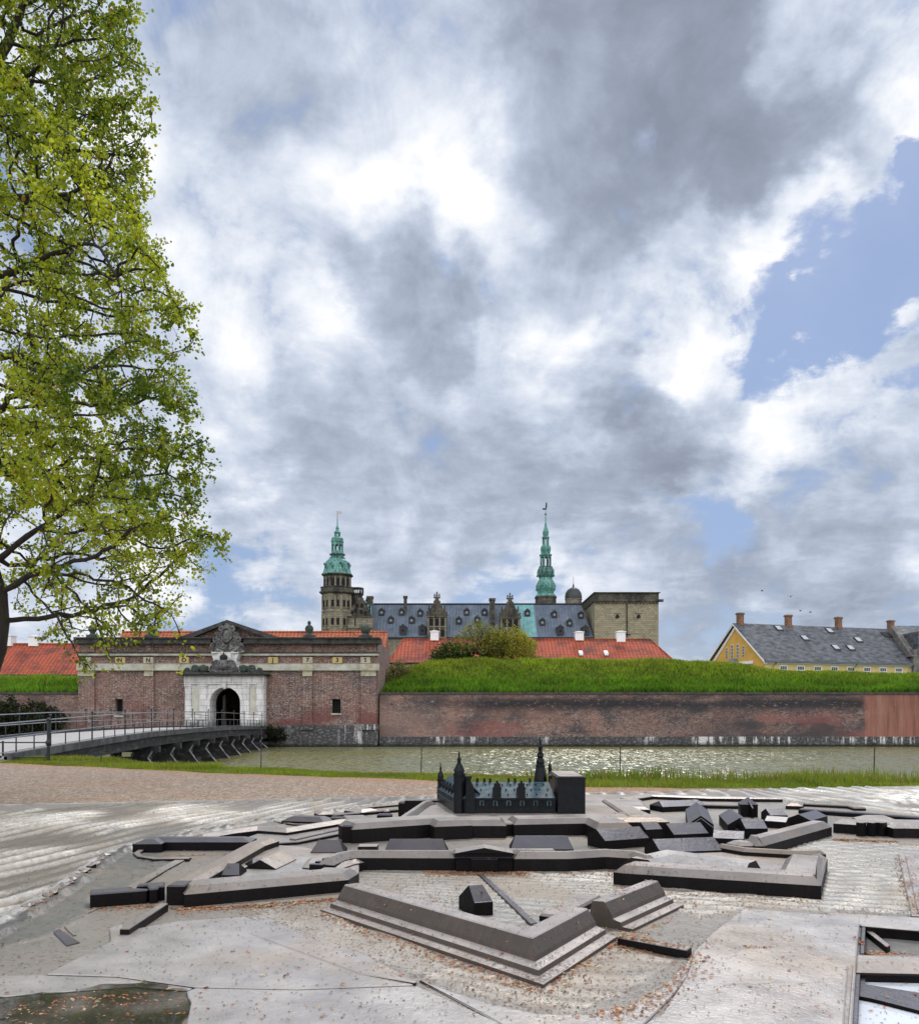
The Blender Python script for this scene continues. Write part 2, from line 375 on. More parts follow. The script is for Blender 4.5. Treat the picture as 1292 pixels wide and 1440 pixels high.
def leaf_mat(name, trans=.45, rough=.55, k=1.0):
    m = NT(name, rough); a = m.attr(); m.base(a); m.set(Roughness=rough); m.b.inputs['Specular IOR Level'].default_value = .35
    t = m.n('ShaderNodeBsdfTranslucent'); m.l(m.mix(1.0, a, (1.5*k, 1.35*k, .5*k), 'MULTIPLY'), t.inputs[0])
    mx = m.n('ShaderNodeMixShader'); mx.inputs[0].default_value = trans
    m.l(m.b.outputs[0], mx.inputs[1]); m.l(t.outputs[0], mx.inputs[2]); m.l(mx.outputs[0], m.out.inputs[0]); return m.m
M_GRASS = leaf_mat('grass_blade', .5, .6)
def vnoise(x, y, s, seed=0):
    """cheap smooth value noise"""
    g = np.random.default_rng(seed).random((64, 64)); x = (x * s) % 64; y = (y * s) % 64
    i = np.floor(x).astype(int); j = np.floor(y).astype(int); u = x - i; w = y - j; u = u*u*(3-2*u); w = w*w*(3-2*w)
    i2 = (i+1) % 64; j2 = (j+1) % 64; i %= 64; j %= 64
    return (g[i, j]*(1-u) + g[i2, j]*u)*(1-w) + (g[i, j2]*(1-u) + g[i2, j2]*u)*w
def gcols(x, y, lo, hi, dry=.12, s=.5):
    n = len(x); t = .45 * vnoise(x, y, s, 3) + .25 * vnoise(x, y, s*4, 5) + .30 * RNG.random(n)
    c = np.array(lo) * (1 - t)[:, None] + np.array(hi) * t[:, None]
    k = RNG.random(n) < dry * (0.3 + 1.6 * vnoise(x, y, .22, 9)); c[k] = np.array([.24, .20, .075]) * RNG.uniform(.6, 1.1, (k.sum(), 1))
    return c
# turf strip between the path and the moat
n = 120000; x = RNG.uniform(-19, 16, n); pe = path_edge(x); cy = crest_y(x)
y = pe - .12 + (cy + 1.3 - pe) * RNG.random(n) ** .9; pts = np.stack([x, y, ground_z(x, y)], -1)
keep = (RNG.random(n) < .1 + 1.1*vnoise(x, y, 1.1, 2)) & ((y > pe + .15) | (RNG.random(n) < .5)); pts = pts[keep]
tall = vnoise(pts[:, 0], pts[:, 1], .5, 12)
h = RNG.uniform(.03, .085, len(pts)) * (1 + 1.3 * (tall > .66))
blades('grass_strip', pts, h, RNG.uniform(.012, .03, len(pts)), np.full(len(pts), .5), gcols(pts[:, 0], pts[:, 1], (.06, .12, .012), (.30, .40, .045), .22, 1.2), M_GRASS,
       'strip of short green grass between the gravel path and the moat', 'grass')
# tall weeds on the bank in the right half
n = 2600; x = np.concatenate([RNG.uniform(3, 12, n // 2), RNG.normal(8.6, 1.1, n // 4), RNG.normal(3.0, 1, n // 4)]); n = len(x); y = crest_y(x) + RNG.uniform(-1.2, .7, n)
pts = np.stack([x, y, ground_z(x, y)], -1); h = RNG.uniform(.15, .36, n) * (.6 + .8 * vnoise(x, y, 1.3, 4))
blades('weeds', pts, h, RNG.uniform(.012, .028, n), np.full(n, .35), gcols(x, y, (.06, .12, .015), (.26, .33, .06), .3), M_GRASS, 'tall weeds and seed heads along the edge of the bank', 'weeds')
# long grass on the ramparts
def rampart_grass(x0, x1, n, name, label):
    x = RNG.uniform(x0, x1, n); y = 78.7 + 12.5 * RNG.random(n); z = ground_z(x, y)
    z = np.where(y < 79.1, 3.28, z)
    pts = np.stack([x, y, z], -1); h = RNG.uniform(.30, .80, n) * (.55 + .8 * vnoise(x, y, .9, 6)) * np.where(z > 4.4, .62, 1.0)
    t = sstep(3.3, 6.8, z)[:, None]
    c = gcols(x, y, (.035, .10, .008), (.15, .33, .02), .05, .45) * (1 - t) + gcols(x, y, (.10, .19, .012), (.33, .44, .04), .20, .45) * t
    c = c * (RNG.random(n)[:, None] ** .8 * 1.1 + .35)
    return blades(name, pts, h, RNG.uniform(.05, .12, n), np.full(n, .75), c, M_GRASS, label, 'grass')
rampart_grass(-7.1, 62, 130000, 'rampart_grass', 'long green grass covering the rampart above the moat wall')
rampart_grass(-62, -34.6, 26000, 'rampart_grass', 'long grass on the rampart left of the brick gatehouse')

# ------------------------------------------------------------------ moat walls
def rampart_extra(m, col, x, y, z):
    # soot band below the coping, old red patches, a newer red stretch at the right and lime runs at the foot
    n = m.noise(m.mapv(m.pos, (.16, .16, .9)), 1.0, 5, .65)
    band = m.math('MULTIPLY', m.rng(z, 1.2, 2.2), m.rng(z, 3.2, 2.4)); fx = m.rng(x, -6, 4)
    col = m.mix(m.math('MULTIPLY', m.math('MULTIPLY', band, fx), m.rng(n, .30, .50, 0, .95)), col, (.022, .021, .026))
    spk = m.noise(m.mapv(m.pos, (1, 1, 2.0)), 2.6, 6, .8)
    col = m.mix(m.rng(spk, .54, .66, 0, .8), col, (.022, .020, .024)); col = m.mix(m.rng(spk, .44, .34, 0, .6), col, (.42, .37, .35))
    right = m.rng(x, 12, 30)
    col = m.mix(m.math('MULTIPLY', right, m.rng(m.noise(m.mapv(m.pos, (.2, .2, .5)), .8, 5, .7), .38, .6, 0, .85)), col, (.05, .045, .052))
    red = m.rng(m.noise(m.mapv(m.pos, (.18, .18, .7)), .55, 4, .6), .54, .62, 0, .6)
    col = m.mix(m.math('MULTIPLY', red, m.rng(z, 2.2, .6)), col, (.24, .085, .08))
    newer = m.math('MULTIPLY', m.rng(m.math('ADD', x, m.math('MULTIPLY', m.noise(m.pos, 1.2, 4), .8)), 36.9, 37.5), .8)
    drip = m.noise(m.mapv(m.pos, (1.6, 1.6, .12)), 1.3, 4, .7)
    col = m.mix(newer, col, m.ramp(drip, [(.3, (.16, .07, .05)), (.5, (.33, .14, .10)), (.75, (.40, .22, .17))]))
    left = m.math('MULTIPLY', m.rng(x, 2.0, -6.0), m.rng(z, 2.6, 1.0))
    col = m.mix(m.math('MULTIPLY', left, .45), col, (.30, .21, .18))
    return col
M_BRICK_DARK = brick_mat('weathered_brick', (.25, .145, .12), (.16, .125, .115), (.25, .225, .215), bw=.28, bh=.09, stain=(.06, .055, .062), stain_lo=.44, stain_hi=.62,
    extra=rampart_extra)

sm = NT('foundation_stone', .9); v = sm.mapv(sm.pos, (1, 1, 1.5))
c = sm.ramp(sm.voro(v, 2.2, 'Distance', 'DISTANCE_TO_EDGE'), [(.0, (.02, .02, .022)), (.08, (.09, .09, .095)), (.4, (.17, .165, .165))])
c = sm.mix(sm.rng(sm.noise(sm.pos, 3, 5, .7), .35, .7, 0, .8), c, (.045, .045, .05))
lx, ly, lz = sm.sep(sm.pos)
run = sm.noise(sm.mapv(sm.pos, (1.0, 1.0, .10)), 2.2, 5, .75)
lime = sm.math('MULTIPLY', sm.rng(run, .50, .60), sm.rng(sm.math('ADD', lz, sm.math('MULTIPLY', run, .8)), -1.1, -.6))
reach = sm.rng(sm.noise(sm.mapv(sm.pos, (.14, .14, .0)), 1.0, 3), .46, .56)
c = sm.mix(sm.math('MULTIPLY', lime, reach), c, (.60, .60, .60))
c = sm.mix(sm.rng(sm.math('ADD', lz, sm.math('MULTIPLY', sm.noise(sm.pos, 2, 4), .4)), -1.05, -1.4), c, (.012, .013, .010))
sm.base(c); sm.bump(sm.voro(v, 2.2, 'Distance', 'DISTANCE_TO_EDGE'), .12, .8); M_FOUND = sm.m
M_COPING = simple('dark_coping', (.06, .055, .052), .9, .5, 3, bump=.03)

def strip_wall(name, pts, label, y_thick=1.6, coping_z=3.32, base_top=-.72):
    """pts: outer face line (x,y); wall, coping and foundation as parts"""
    root = thing(name, (pts[0][0], pts[0][1], WZ), label, 'wall')
    def ring(off, z0, z1, mat, nm):
        b = MB(); a = [(p[0], p[1] - off) for p in pts]; bk = [(p[0], p[1] + y_thick) for p in pts][::-1]
        b.prism(a + bk, z0, z1); b.build(nm, mat, root)
    ring(0, base_top, 3.12, M_BRICK_DARK, 'brick_face'); ring(.10, 3.121, coping_z, M_COPING, 'coping'); ring(.16, WZ - 1.2, base_top - .002, M_FOUND, 'foundation')
    return root
strip_wall('rampart_wall', [(-7.25, 77.4), (10, 77.5), (37.0, 77.6), (45, 76.9), (75, 74.0)], 'long stained brick wall standing in the moat right of the gatehouse')
lw = strip_wall('rampart_wall', [(-70, 77.9), (-34.45, 77.6)], 'short brick wall left of the gatehouse behind the bridge', y_thick=.8)
# ------------------------------------------------------------------ gatehouse
GY = 77.0
def gx(x): return (x - CX) / F * GY
def gz(y): return EYE + (HY - y) / F * GY
def gate_extra(m, col, x, y, z):
    spk = m.noise(m.mapv(m.pos, (1, 1, 1.6)), 3.2, 6, .8)
    col = m.mix(m.rng(spk, .55, .66, 0, .75), col, (.02, .018, .022)); col = m.mix(m.rng(spk, .45, .35, 0, .55), col, (.42, .36, .36))
    return m.mix(m.math('MULTIPLY', m.rng(m.noise(m.mapv(m.pos, (.25, .25, .4)), 1.0, 4, .6), .50, .60, 0, .75), m.rng(z, 3.4, .6)), col, (.16, .05, .048))
M_GBRICK = brick_mat('gatehouse_brick', (.225, .130, .108), (.165, .115, .105), (.32, .30, .28), bw=.27, bh=.09, stain=(.10, .085, .10), stain_lo=.50, stain_hi=.72, diaper=True,
    extra=gate_extra)
M_GSTONE = simple('pale_band_stone', (.42, .42, .36), .85, .3, 1.6, bump=.01)
M_YSTONE = simple('yellow_sandstone', (.40, .37, .28), .85, .3, 2.5, bump=.01)
M_GOLD = simple('ochre_plaque', (.46, .35, .15), .8, .2, 3)
M_BLACK = simple('black_iron', (.012, .012, .014), .6, .3, 5)
M_DARKSTONE = simple('sooty_stone', (.045, .045, .045), .9, .7, 2.2, bump=.04)
M_DARK = simple('dark_opening', (.006, .006, .007), .9, .2, 2)
pmn = NT('portal_limestone', .8)
c = pmn.ramp(pmn.noise(pmn.mapv(pmn.pos, (1, 1, .35)), 2.2, 6, .65), [(.3, (.42, .42, .43)), (.5, (.64, .63, .63)), (.7, (.78, .77, .75))])
pz = pmn.sep(pmn.pos)[2]
c = pmn.mix(pmn.rng(pz, .9, .3, 0, .65), c, (.16, .20, .17))
q = pmn.n('ShaderNodeTexBrick'); pmn.l(pmn.comb(pmn.sep(pmn.pos)[0], pz, 0.0), q.inputs['Vector']); q.inputs['Brick Width'].default_value = .9; q.inputs['Row Height'].default_value = .52
q.inputs['Mortar Size'].default_value = .018; q.inputs['Scale'].default_value = 1
c = pmn.mix(pmn.math('MULTIPLY', q.outputs['Fac'], .7), c, (.13, .13, .14))
pmn.base(c); pmn.bump(pmn.noise(pmn.pos, 9, 5, .7), .02, .6); M_PORTAL = pmn.m

gate = thing('gatehouse', (gx(320), GY, 0), 'wide low brick gatehouse with pale arched portal, pediment and stone bands', 'gatehouse')
def gbox(b, xa, xb, yt, yb, front, back): return b.box(gx(xa), gx(xb), GY - front, GY + back, gz(yb), gz(yt))
# wall with real openings: built as pieces around the arch and the two windows
b = MB()
W0, W1 = gx(112), gx(531); wl = (gx(162.5), gx(173), gz(1006), gz(983)); wr = (gx(467), gx(479), gz(1003), gz(983))
zt, zb = gz(899.5), gz(1024)
pl, pr = gx(296), gx(346)
def wall_with_hole(b, x0, x1, z0, z1, h):
    hx0, hx1, hz0, hz1 = h
    b.box(x0, hx0, GY, GY + 1.2, z0, z1); b.box(hx1, x1, GY, GY + 1.2, z0, z1)
    b.box(hx0, hx1, GY, GY + 1.2, z0, hz0); b.box(hx0, hx1, GY, GY + 1.2, hz1, z1)
wall_with_hole(b, W0, pl, zb, zt, wl); wall_with_hole(b, pr, W1, zb, zt, wr); b.box(pl, pr, GY, GY + 1.2, gz(964), zt)
b.box(W0, W0 + 1.2, GY + 1.2, GY + 13, zb, zt - .1); b.box(W1 - 1.2, W1, GY + 1.2, GY + 13, zb, zt - .1); b.box(W0 + 1.2, W1 - 1.2, GY + 1.2, GY + 13, zt - .8, zt - .1)
b.box(W0 + 1.2, W1 - 1.2, GY + 11, GY + 12.9, zb, zt - .8)
b.build('wall', M_GBRICK, gate)
for (xa, xb) in ((112, 134.5), (204.5, 217.5), (426.5, 440), (508, 529.5)):
    b = MB(); gbox(b, xa, xb, 943, 1024, .22, .1); b.build('pilaster', M_GBRICK, gate)
    b = MB(); gbox(b, xa - 1.2, xb + 1.2, 933.8, 943.2, .42, .1); b.box(gx(xa), gx(xb), GY - .34, GY, gz(951), gz(947.4)); b.box(gx(xa), gx(xb), GY - .26, GY, gz(947.3), gz(943.3)); b.build('capital', M_YSTONE, gate)
    b = MB(); gbox(b, xa + .3, xb - .3, 921.6, 933.6, .25, .1); gbox(b, xa + .3, xb - .3, 906, 920, .22, .1); b.build('frieze_block', M_GBRICK if xa in (112,) else M_YSTONE, gate) if False else None
    b = MB(); gbox(b, xa + .4, xb - .4, 906, 919, .20, .1); b.build('parapet_pier', M_GBRICK, gate)
b = MB(); gbox(b, 110, 533.5, 935, 943, .30, .05); b.build('stone_band', M_GSTONE, gate)
b = MB(); gbox(b, 110.5, 533, 919.2, 922.2, .34, .05); gbox(b, 110.5, 533, 933.4, 934.8, .22, .05); b.build('string_course', M_GSTONE, gate)
b = MB(); gbox(b, 109.5, 534, 917.2, 919.0, .42, .05); b.build('drip_ledge', M_DARKSTONE, gate)
b = MB()
for (a, c_) in ((112, 300), (345, 531)): gbox(b, a - (3 if a == 112 else 0), c_ + (6 if c_ == 531 else 0), 899.2, 906, .75, .3)
gbox(b, 110, 535, 897.2, 899.0, .95, 1.4); b.build('cornice', M_DARKSTONE, gate)
# foundation with rough blocks
b = MB(); gbox(b, 110, 396, 1024.2, 1062, .25, 1.0); gbox(b, 396.2, 531, 1020, 1062, .30, 1.0); gbox(b, 424, 443, 1019, 1026, .5, 0); gbox(b, 505, 533, 1018.4, 1026, .5, 0); b.build('foundation', M_FOUND, gate)
# pediment
b = MB(); b.slabxz([(gx(262), gz(897)), (gx(388), gz(897)), (gx(323), gz(875.5))], GY - .05, GY + 1.1); b.build('pediment', M_GBRICK, gate)
b = MB()
for s in ((252, 898.5), (399, 898.5)):
    a = (gx(s[0]), gz(s[1])); t = (gx(322.5), gz(872.8)); th = .30
    b.slabxz([a, t, (t[0], t[1] - th), (a[0] + (1.2 if s[0] < 300 else -1.2), a[1] - .02)], GY - .75, GY + 1.5)
b.build('raking_cornice', M_DARKSTONE, gate)
# lettered plaques
for i, (px, ch) in enumerate(((171, 'N'), (210.5, 'N'), (260.5, 'O'), (385, 'J'), (433.5, '7'), (475, '3'), (514.5, '5'))):
    w = 6.8; b = MB(); gbox(b, px - w, px + w, 924.5, 933, .31, .02); pl_ = b.build('plaque', M_GOLD if i not in (1, 4, 6) else M_YSTONE, gate)
    cu = bpy.data.curves.new('letter', 'FONT'); cu.body = ch; cu.size = .52; cu.extrude = .01; cu.align_x = 'CENTER'; cu.align_y = 'CENTER'; cu.offset = .012
    tmp = bpy.data.objects.new('tmp', cu); lme = bpy.data.meshes.new_from_object(tmp); bpy.data.objects.remove(tmp)
    lo = bpy.data.objects.new('letter', lme); COL.objects.link(lo); lme.materials.clear(); lme.materials.append(M_BLACK); lo.parent = pl_
    lo.location = Vector((gx(px), GY - .325, gz(928.6))) - ORG[gate.name]; lo.rotation_euler = (R(90), 0, 0); ORG[lo.name] = ORG[gate.name]
# leftmost plaque sits behind the leaves; it is plain from here
b = MB(); gbox(b, 117, 130, 924.5, 933, .31, .02); b.build('plaque', M_YSTONE, gate)
# slit windows
for (x0, x1, z0, z1) in (wl, wr):
    b = MB(); b.box(x0, x1, GY + .55, GY + .6, z0, z1); wn_ = b.build('window', M_DARK, gate)
    b = MB(); b.box(x0 - .08, x1 + .08, GY - .08, GY + .3, z0 - .14, z0 + .003); b.build('sill', M_GSTONE, wn_)
    b = MB(); n = 3
    for k in range(1, n): b.tube((lerp(x0, x1, k/n), GY + .3, z0), (lerp(x0, x1, k/n), GY + .3, z1), .012, .012, 5)
    b.build('grille', M_BLACK, wn_)
# urns on the roofline
def urn(px, sq):
    c = (gx(px), GY - .2, gz(898.2)); b = MB()
    if sq == 'urn': prof = [(.55, 0), (.55, .18), (.32, .24), (.20, .36), (.22, .42), (.36, .62), (.38, .85), (.26, 1.05), (.12, 1.12), (.12, 1.18), (.17, 1.28), (.13, 1.42), (.03, 1.5)]
    else: prof = [(.62, 0), (.62, .16), (.38, .25), (.26, .36), (.40, .52), (.44, .75), (.38, .95), (.22, 1.08), (.03, 1.12)]
    b.box(c[0]-.62, c[0]+.62, c[1]-.45, c[1]+.5, c[2]-.1, c[2]+.1); prof = [(r, z + .1) for r, z in prof]; b.lathe(prof, c, 12); b.build('finial', M_FINIAL, gate, smooth=True)
M_FINIAL = simple('mossy_stone', (.045, .060, .05), .9, .6, 3, bump=.03)
for px, k in ((132, 'urn'), (214.5, 'ball'), (435.5, 'urn'), (514.5, 'ball')): urn(px, k)
# portal
PF = GY - .95
def pbox(b, xa, xb, yt, yb, f0, f1=0.0): return b.box(gx(xa), gx(xb), PF - f0, PF + .9 - f1, gz(yb), gz(yt))
b = MB(); cx_, rr = gx(321), gx(342) - gx(321); zs = gz(988); ztop = gz(957)
n = 16; arc = [(cx_ + rr * math.cos(math.pi * k / n), zs + rr * math.sin(math.pi * k / n)) for k in range(n + 1)]
xl, xr = gx(297), gx(345.5)
outer = []
for (x, z) in arc:   # match each arc point with a point on the rectangle top
    outer.append((x, ztop))
outer[0] = (xr, ztop); outer[-1] = (xl, ztop)
for k in range(n):
    b.slabxz([arc[k+1], arc[k], outer[k], outer[k+1]], PF, PF + 1.9)
b.box(xl, cx_ - rr, PF, PF + 1.9, gz(1023), zs); b.box(cx_ + rr, xr, PF, PF + 1.9, gz(1023), zs)
b.slabxz([(xr, zs), (xr, ztop), arc[0]], PF, PF + 1.9); b.slabxz([(xl, zs), arc[-1], (xl, ztop)], PF, PF + 1.9)
for (a, c_) in ((265, 297), (345.5, 375)): b.box(gx(a), gx(c_) , PF, PF + .9, gz(1023), ztop)
b.build('portal', M_PORTAL, gate)
b = MB(); r2 = rr + .28
arc2 = [(cx_ + r2 * math.cos(math.pi * k / n), zs + r2 * math.sin(math.pi * k / n)) for k in range(n + 1)]
arc1 = [(cx_ + (rr+.01) * math.cos(math.pi * k / n), zs + (rr+.01) * math.sin(math.pi * k / n)) for k in range(n + 1)]
for k in range(n): b.slabxz([arc1[k+1], arc1[k], arc2[k], arc2[k+1]], PF - .10, PF + .05)
for s in (-1, 1): b.box(min(cx_ + s*(rr+.01), cx_ + s*r2), max(cx_ + s*(rr+.01), cx_ + s*r2), PF - .10, PF + .05, gz(1023), zs)
b.build('archivolt', M_PORTAL, gate)
for (a, c_) in ((266, 274), (286.5, 296), (347, 354.5), (364.5, 374)):
    b = MB(); pbox(b, a, c_, 966, 1017, .14); pbox(b, a - .8, c_ + .8, 1017.1, 1023, .20); pbox(b, a - .8, c_ + .8, 963, 965.9, .20); b.build('portal_pilaster', M_PORTAL, gate)
M_NICHE = simple('niche_limestone', (.50, .49, .42), .85, .2, 1.5)
for c_ in (280.3, 359.4):
    b = MB(); zz_ = gz(972); r_ = .28
    prof = [(gx(c_) + r_*math.cos(math.pi*k/8), zz_ + r_*math.sin(math.pi*k/8)) for k in range(9)] + [(gx(c_) - r_, gz(1004)), (gx(c_) + r_, gz(1004))]
    b.slabxz(prof, PF - .02, PF + .02); ni = b.build('niche', M_NICHE, gate)
    b = MB(); b.ball((gx(c_ + (7 if c_ > 300 else -2)), PF - .45, gz(1014)), .34, 8, 1.1); b.box(gx(c_ + (7 if c_ > 300 else -2)) - .4, gx(c_ + (7 if c_ > 300 else -2)) + .4, PF - .8, PF - .15, gz(1023), gz(1019.5)); b.build('guard_stone', M_PORTAL, gate, smooth=True)
b = MB(); pbox(b, 264.5, 375.5, 951, 962.5, .18); pbox(b, 309, 330, 952.5, 959.5, .26); b.slabxz([(gx(317.5), gz(960)), (gx(324), gz(960)), (gx(322.6), gz(969)), (gx(319), gz(969))], PF - .32, PF); b.build('entablature', M_PORTAL, gate)
b = MB(); pbox(b, 261, 379.5, 949.4, 950.9, .75, -.1); b.slabxz([(gx(258), gz(949.3)), (gx(383), gz(949.3)), (gx(379), gz(946.3)), (gx(262), gz(946.3))], PF - .85, PF + .9); b.build('portal_cornice', M_DARKSTONE, gate)
# white aedicule with crowned cipher, volutes and the dark coat of arms above
b = MB(); b.slabxz([(gx(302), gz(946.2)), (gx(341.5), gz(946.2)), (gx(343), gz(941)), (gx(339), gz(936)), (gx(337), gz(928)), (gx(340), gz(921)), (gx(340), gz(918.2)), (gx(302), gz(918.2)), (gx(302), gz(921)), (gx(305), gz(928)), (gx(303), gz(936)), (gx(298.5), gz(941))], PF - .1, PF + .95)
b.box(gx(303), gx(311), PF - .3, PF, gz(920), gz(918.3)); b.box(gx(331), gx(340), PF - .3, PF, gz(920), gz(918.3)); b.build('cartouche_panel', M_PORTAL, gate)
def torus(b, c, R_, r_, a0=0, a1=2*math.pi, n=18, sy=1.0):
    pts = [(c[0] + R_*math.cos(lerp(a0, a1, k/n)), c[1], c[2] + R_*sy*math.sin(lerp(a0, a1, k/n))) for k in range(n+1)]
    return b.pipe(pts, r_, 6)
def scroll(b, c, R_, r_, s=1, turns=1.6, n=26):
    pts = []
    for k in range(n + 1):
        t = k / n; a = -math.pi/2 + s * t * turns * 2 * math.pi; q = R_ * (1 - .75 * t); pts.append((c[0] + q*math.cos(a), c[1] - .1 * t, c[2] + q*math.sin(a)))
    for k in range(n): b.tube(pts[k], pts[k+1], lerp(r_, r_*.5, k/n), lerp(r_, r_*.5, (k+1)/n), 6)
M_CARVE = simple('carved_grey_stone', (.11, .11, .11), .85, .95, 3.6, bump=.06)
b = MB(); y0 = PF - .25
b.ball((gx(320), y0, gz(936.5)), .58, 12, .95); torus(b, (gx(320), y0 - .12, gz(936.5)), .52, .07)
for s in (-1, 1):
    scroll(b, (gx(320 + s*9.5), y0, gz(935)), .42, .11, s); scroll(b, (gx(320 + s*14.5), y0, gz(942)), .34, .10, s); scroll(b, (gx(320 + s*8), y0, gz(943.5)), .30, .08, -s)
b.box(gx(308), gx(333), y0 - .25, PF, gz(946), gz(943.4)); b.build('cipher', M_CARVE, gate, smooth=True)
b = MB(); b.lathe([(.22, 0), (.24, .12), (.34, .3), (.36, .45), (.24, .58), (.06, .66), (.09, .74), (.02, .84)], (gx(320), y0 - .05, gz(931.5)), 10); b.build('crown', M_BLACK, gate, smooth=True)
for s in (-1, 1):
    b = MB(); c0 = 320.5 + s*34.5
    scroll(b, (gx(c0 + s*5), PF - .45, gz(942)), .38, .13, -s); scroll(b, (gx(c0 + s*15), PF - .45, gz(944)), .26, .11, s); b.ball((gx(c0 - s*7), PF - .5, gz(941.5)), .36, 10); 
    pts = [(gx(320.5 + s*(22 + k*4.6)), PF - .35, gz(941 + 6*((k/7)**1.5) - 3*math.sin(k*.9)*.5)) for k in range(8)]
    b.pipe(pts, .24, 6)
    b.build('reclining_scroll', M_FINIAL, gate, smooth=True)
b = MB(); zc = gz(898); y1 = GY - .75
b.lathe([(.60*math.sin(math.pi*k/8), -.88*math.cos(math.pi*k/8)) for k in range(9)], (gx(323), y1 + .25, gz(895)), 14)
torus(b, (gx(323), y1 - .3, gz(894)), .46, .09, sy=1.35); torus(b, (gx(323), y1 - .1, gz(896)), .68, .09, sy=1.25)
for s in (-1, 1):
    for (dx, y_, r_, k) in ((11, 908, .55, 1), (16, 901, .38, -1), (18.5, 910, .36, 1), (13, 895, .30, 1), (8, 886, .30, -1), (5, 912, .3, -1)):
        scroll(b, (gx(323 + s*dx*.92), y1 - .1, gz(y_)), r_, .15, s*k)
        b.ball((gx(323 + s*dx*.92), y1 + .15, gz(y_)), r_ * .7, 8)
b.ball((gx(323), y1, gz(882)), .30, 10); b.build('coat_of_arms', M_CARVE, gate, smooth=True)
b = MB(); b.box(gx(301), gx(345), y1 - .1, GY, gz(918), gz(914.6)); b.box(gx(306), gx(339), y1 - .2, GY, gz(914.5), gz(911)); b.build('arms_plinth', M_GSTONE, gate)
# passage behind the arch: dark interior with a gate leaf each side
b = MB(); b.box(gx(300), gx(342), GY + 1.25, GY + 10.9, gz(1023) - .05, gz(1023)); b.build('passage_floor', simple('passage_paving', (.10, .095, .09), .9, .3, 2), gate)
for xx in (307, 334.5):
    b = MB(); b.box(gx(xx) - .1, gx(xx) + .1, GY + 1.9, GY + 2.3, gz(1023), gz(977)); b.build('gate_leaf', simple('grey_timber', (.12, .115, .12), .8, .3, 2), gate)

# ------------------------------------------------------------------ bridge
bridge = thing('footbridge', (-17, 50, WZ), 'timber bridge on raking trestles leading across the moat to the gate', 'bridge')
def bxr(Y): return -14.3 - .06 * (Y - 27)
def bxl(Y): return np.interp(Y, [15, 27, 77], [-18.6, -19.1, -22.3])
def bzz(Y): return float(np.interp(Y, [14, 20, 27, 31, 36, 42, 50, 60, 70, 77], [.02, .05, .16, .27, .39, .49, .50, .44, .28, .12]))
by = list(np.arange(27, 76.1, 1.0)) + [76.05]
def ribbon(b, fx0, fx1, z0, z1, ysl):
    rings = [[(fx0(y), y, bzz(y) + z0), (fx1(y), y, bzz(y) + z0), (fx1(y), y, bzz(y) + z1), (fx0(y), y, bzz(y) + z1)] for y in ysl]; b.loft(rings)
plank = NT('bridge_planks', .8); q_ = plank.noise(plank.mapv(plank.pos, (.4, 6, 1)), 1.5, 4, .6)
plank.base(plank.ramp(q_, [(.3, (.33, .31, .30)), (.7, (.50, .48, .47))])); plank.bump(q_, .02)
b = MB(); ribbon(b, bxl, bxr, -.10, 0, by); b.build('deck', plank.m, bridge)
tim = NT('old_dark_timber', .85); q_ = tim.noise(tim.mapv(tim.pos, (1.2, 1.2, 3)), 1.4, 6, .7)
tim.base(tim.ramp(q_, [(.35, (.012, .012, .013)), (.55, (.035, .035, .04)), (.72, (.13, .13, .145))])); tim.bump(q_, .03); M_TIM = tim.m
b = MB()
for off in (-.02, -1.6, -3.0): ribbon(b, lambda y: bxr(y) + off - .22, lambda y: bxr(y) + off + .06, -.62, -.105, by)
ribbon(b, lambda y: bxl(y) - .05, lambda y: bxl(y) + .2, -.62, -.105, by)
b.build('girder', M_TIM, bridge)
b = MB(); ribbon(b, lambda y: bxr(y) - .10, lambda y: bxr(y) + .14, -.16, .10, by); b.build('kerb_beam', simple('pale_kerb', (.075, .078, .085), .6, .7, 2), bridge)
b = MB(); ribbon(b, lambda y: bxl(y) - .12, lambda y: bxl(y) + .10, -.1, .10, by); b.build('kerb_beam', M_TIM, bridge)
M_STRUT = simple('pale_strut', (.30, .31, .34), .6, .4, 3)  # pale grey tube along the raking edge of each trestle
for Y in np.arange(42.4, 76, 4.0):
    b = MB(); zt_ = bzz(Y) - .62; xr_ = bxr(Y); xl_ = bxl(Y)
    b.box(xl_ - .3, xr_ + .35, Y - .16, Y + .16, zt_ - .3, zt_ - .002)
    for t in (0, .33, .66, 1): x = lerp(xl_ + .2, xr_ - .25, t); b.box(x - .16, x + .16, Y - .15, Y + .15, WZ - .8, zt_ - .3)
    for z in (-1.2,): b.box(xl_, xr_ + .5, Y - .2, Y - .155, z - .12, z + .12)
    tr = b.build('trestle', M_TIM, bridge)
    b = MB(); b.loft([[(xr_ + .02, Y-.16, zt_-.3), (xr_+.05, Y+.16, zt_-.3), (xr_ - .9, Y+.16, zt_-.3), (xr_ - .9, Y-.16, zt_-.3)],
                      [(xr_ - .22, Y-.16, zt_-.62), (xr_-.22, Y+.16, zt_-.62), (xr_ - .9, Y+.16, zt_-.62), (xr_ - .9, Y-.16, zt_-.62)],
                      [(xr_ + .55, Y-.16, WZ-.1), (xr_+.55, Y+.16, WZ-.1), (xr_ - .9, Y+.16, WZ-.1), (xr_ - .9, Y-.16, WZ-.1)]]); b.build('cladding', M_TIM, tr)
    b = MB(); b.tube((xr_ + .04, Y - .17, zt_ - .25), (xr_ - .18, Y - .17, zt_ - .6), .045, .045, 5); b.tube((xr_ - .18, Y - .17, zt_ - .6), (xr_ + .58, Y - .17, WZ - .1), .05, .05, 5); b.build('strut', M_STRUT, tr)
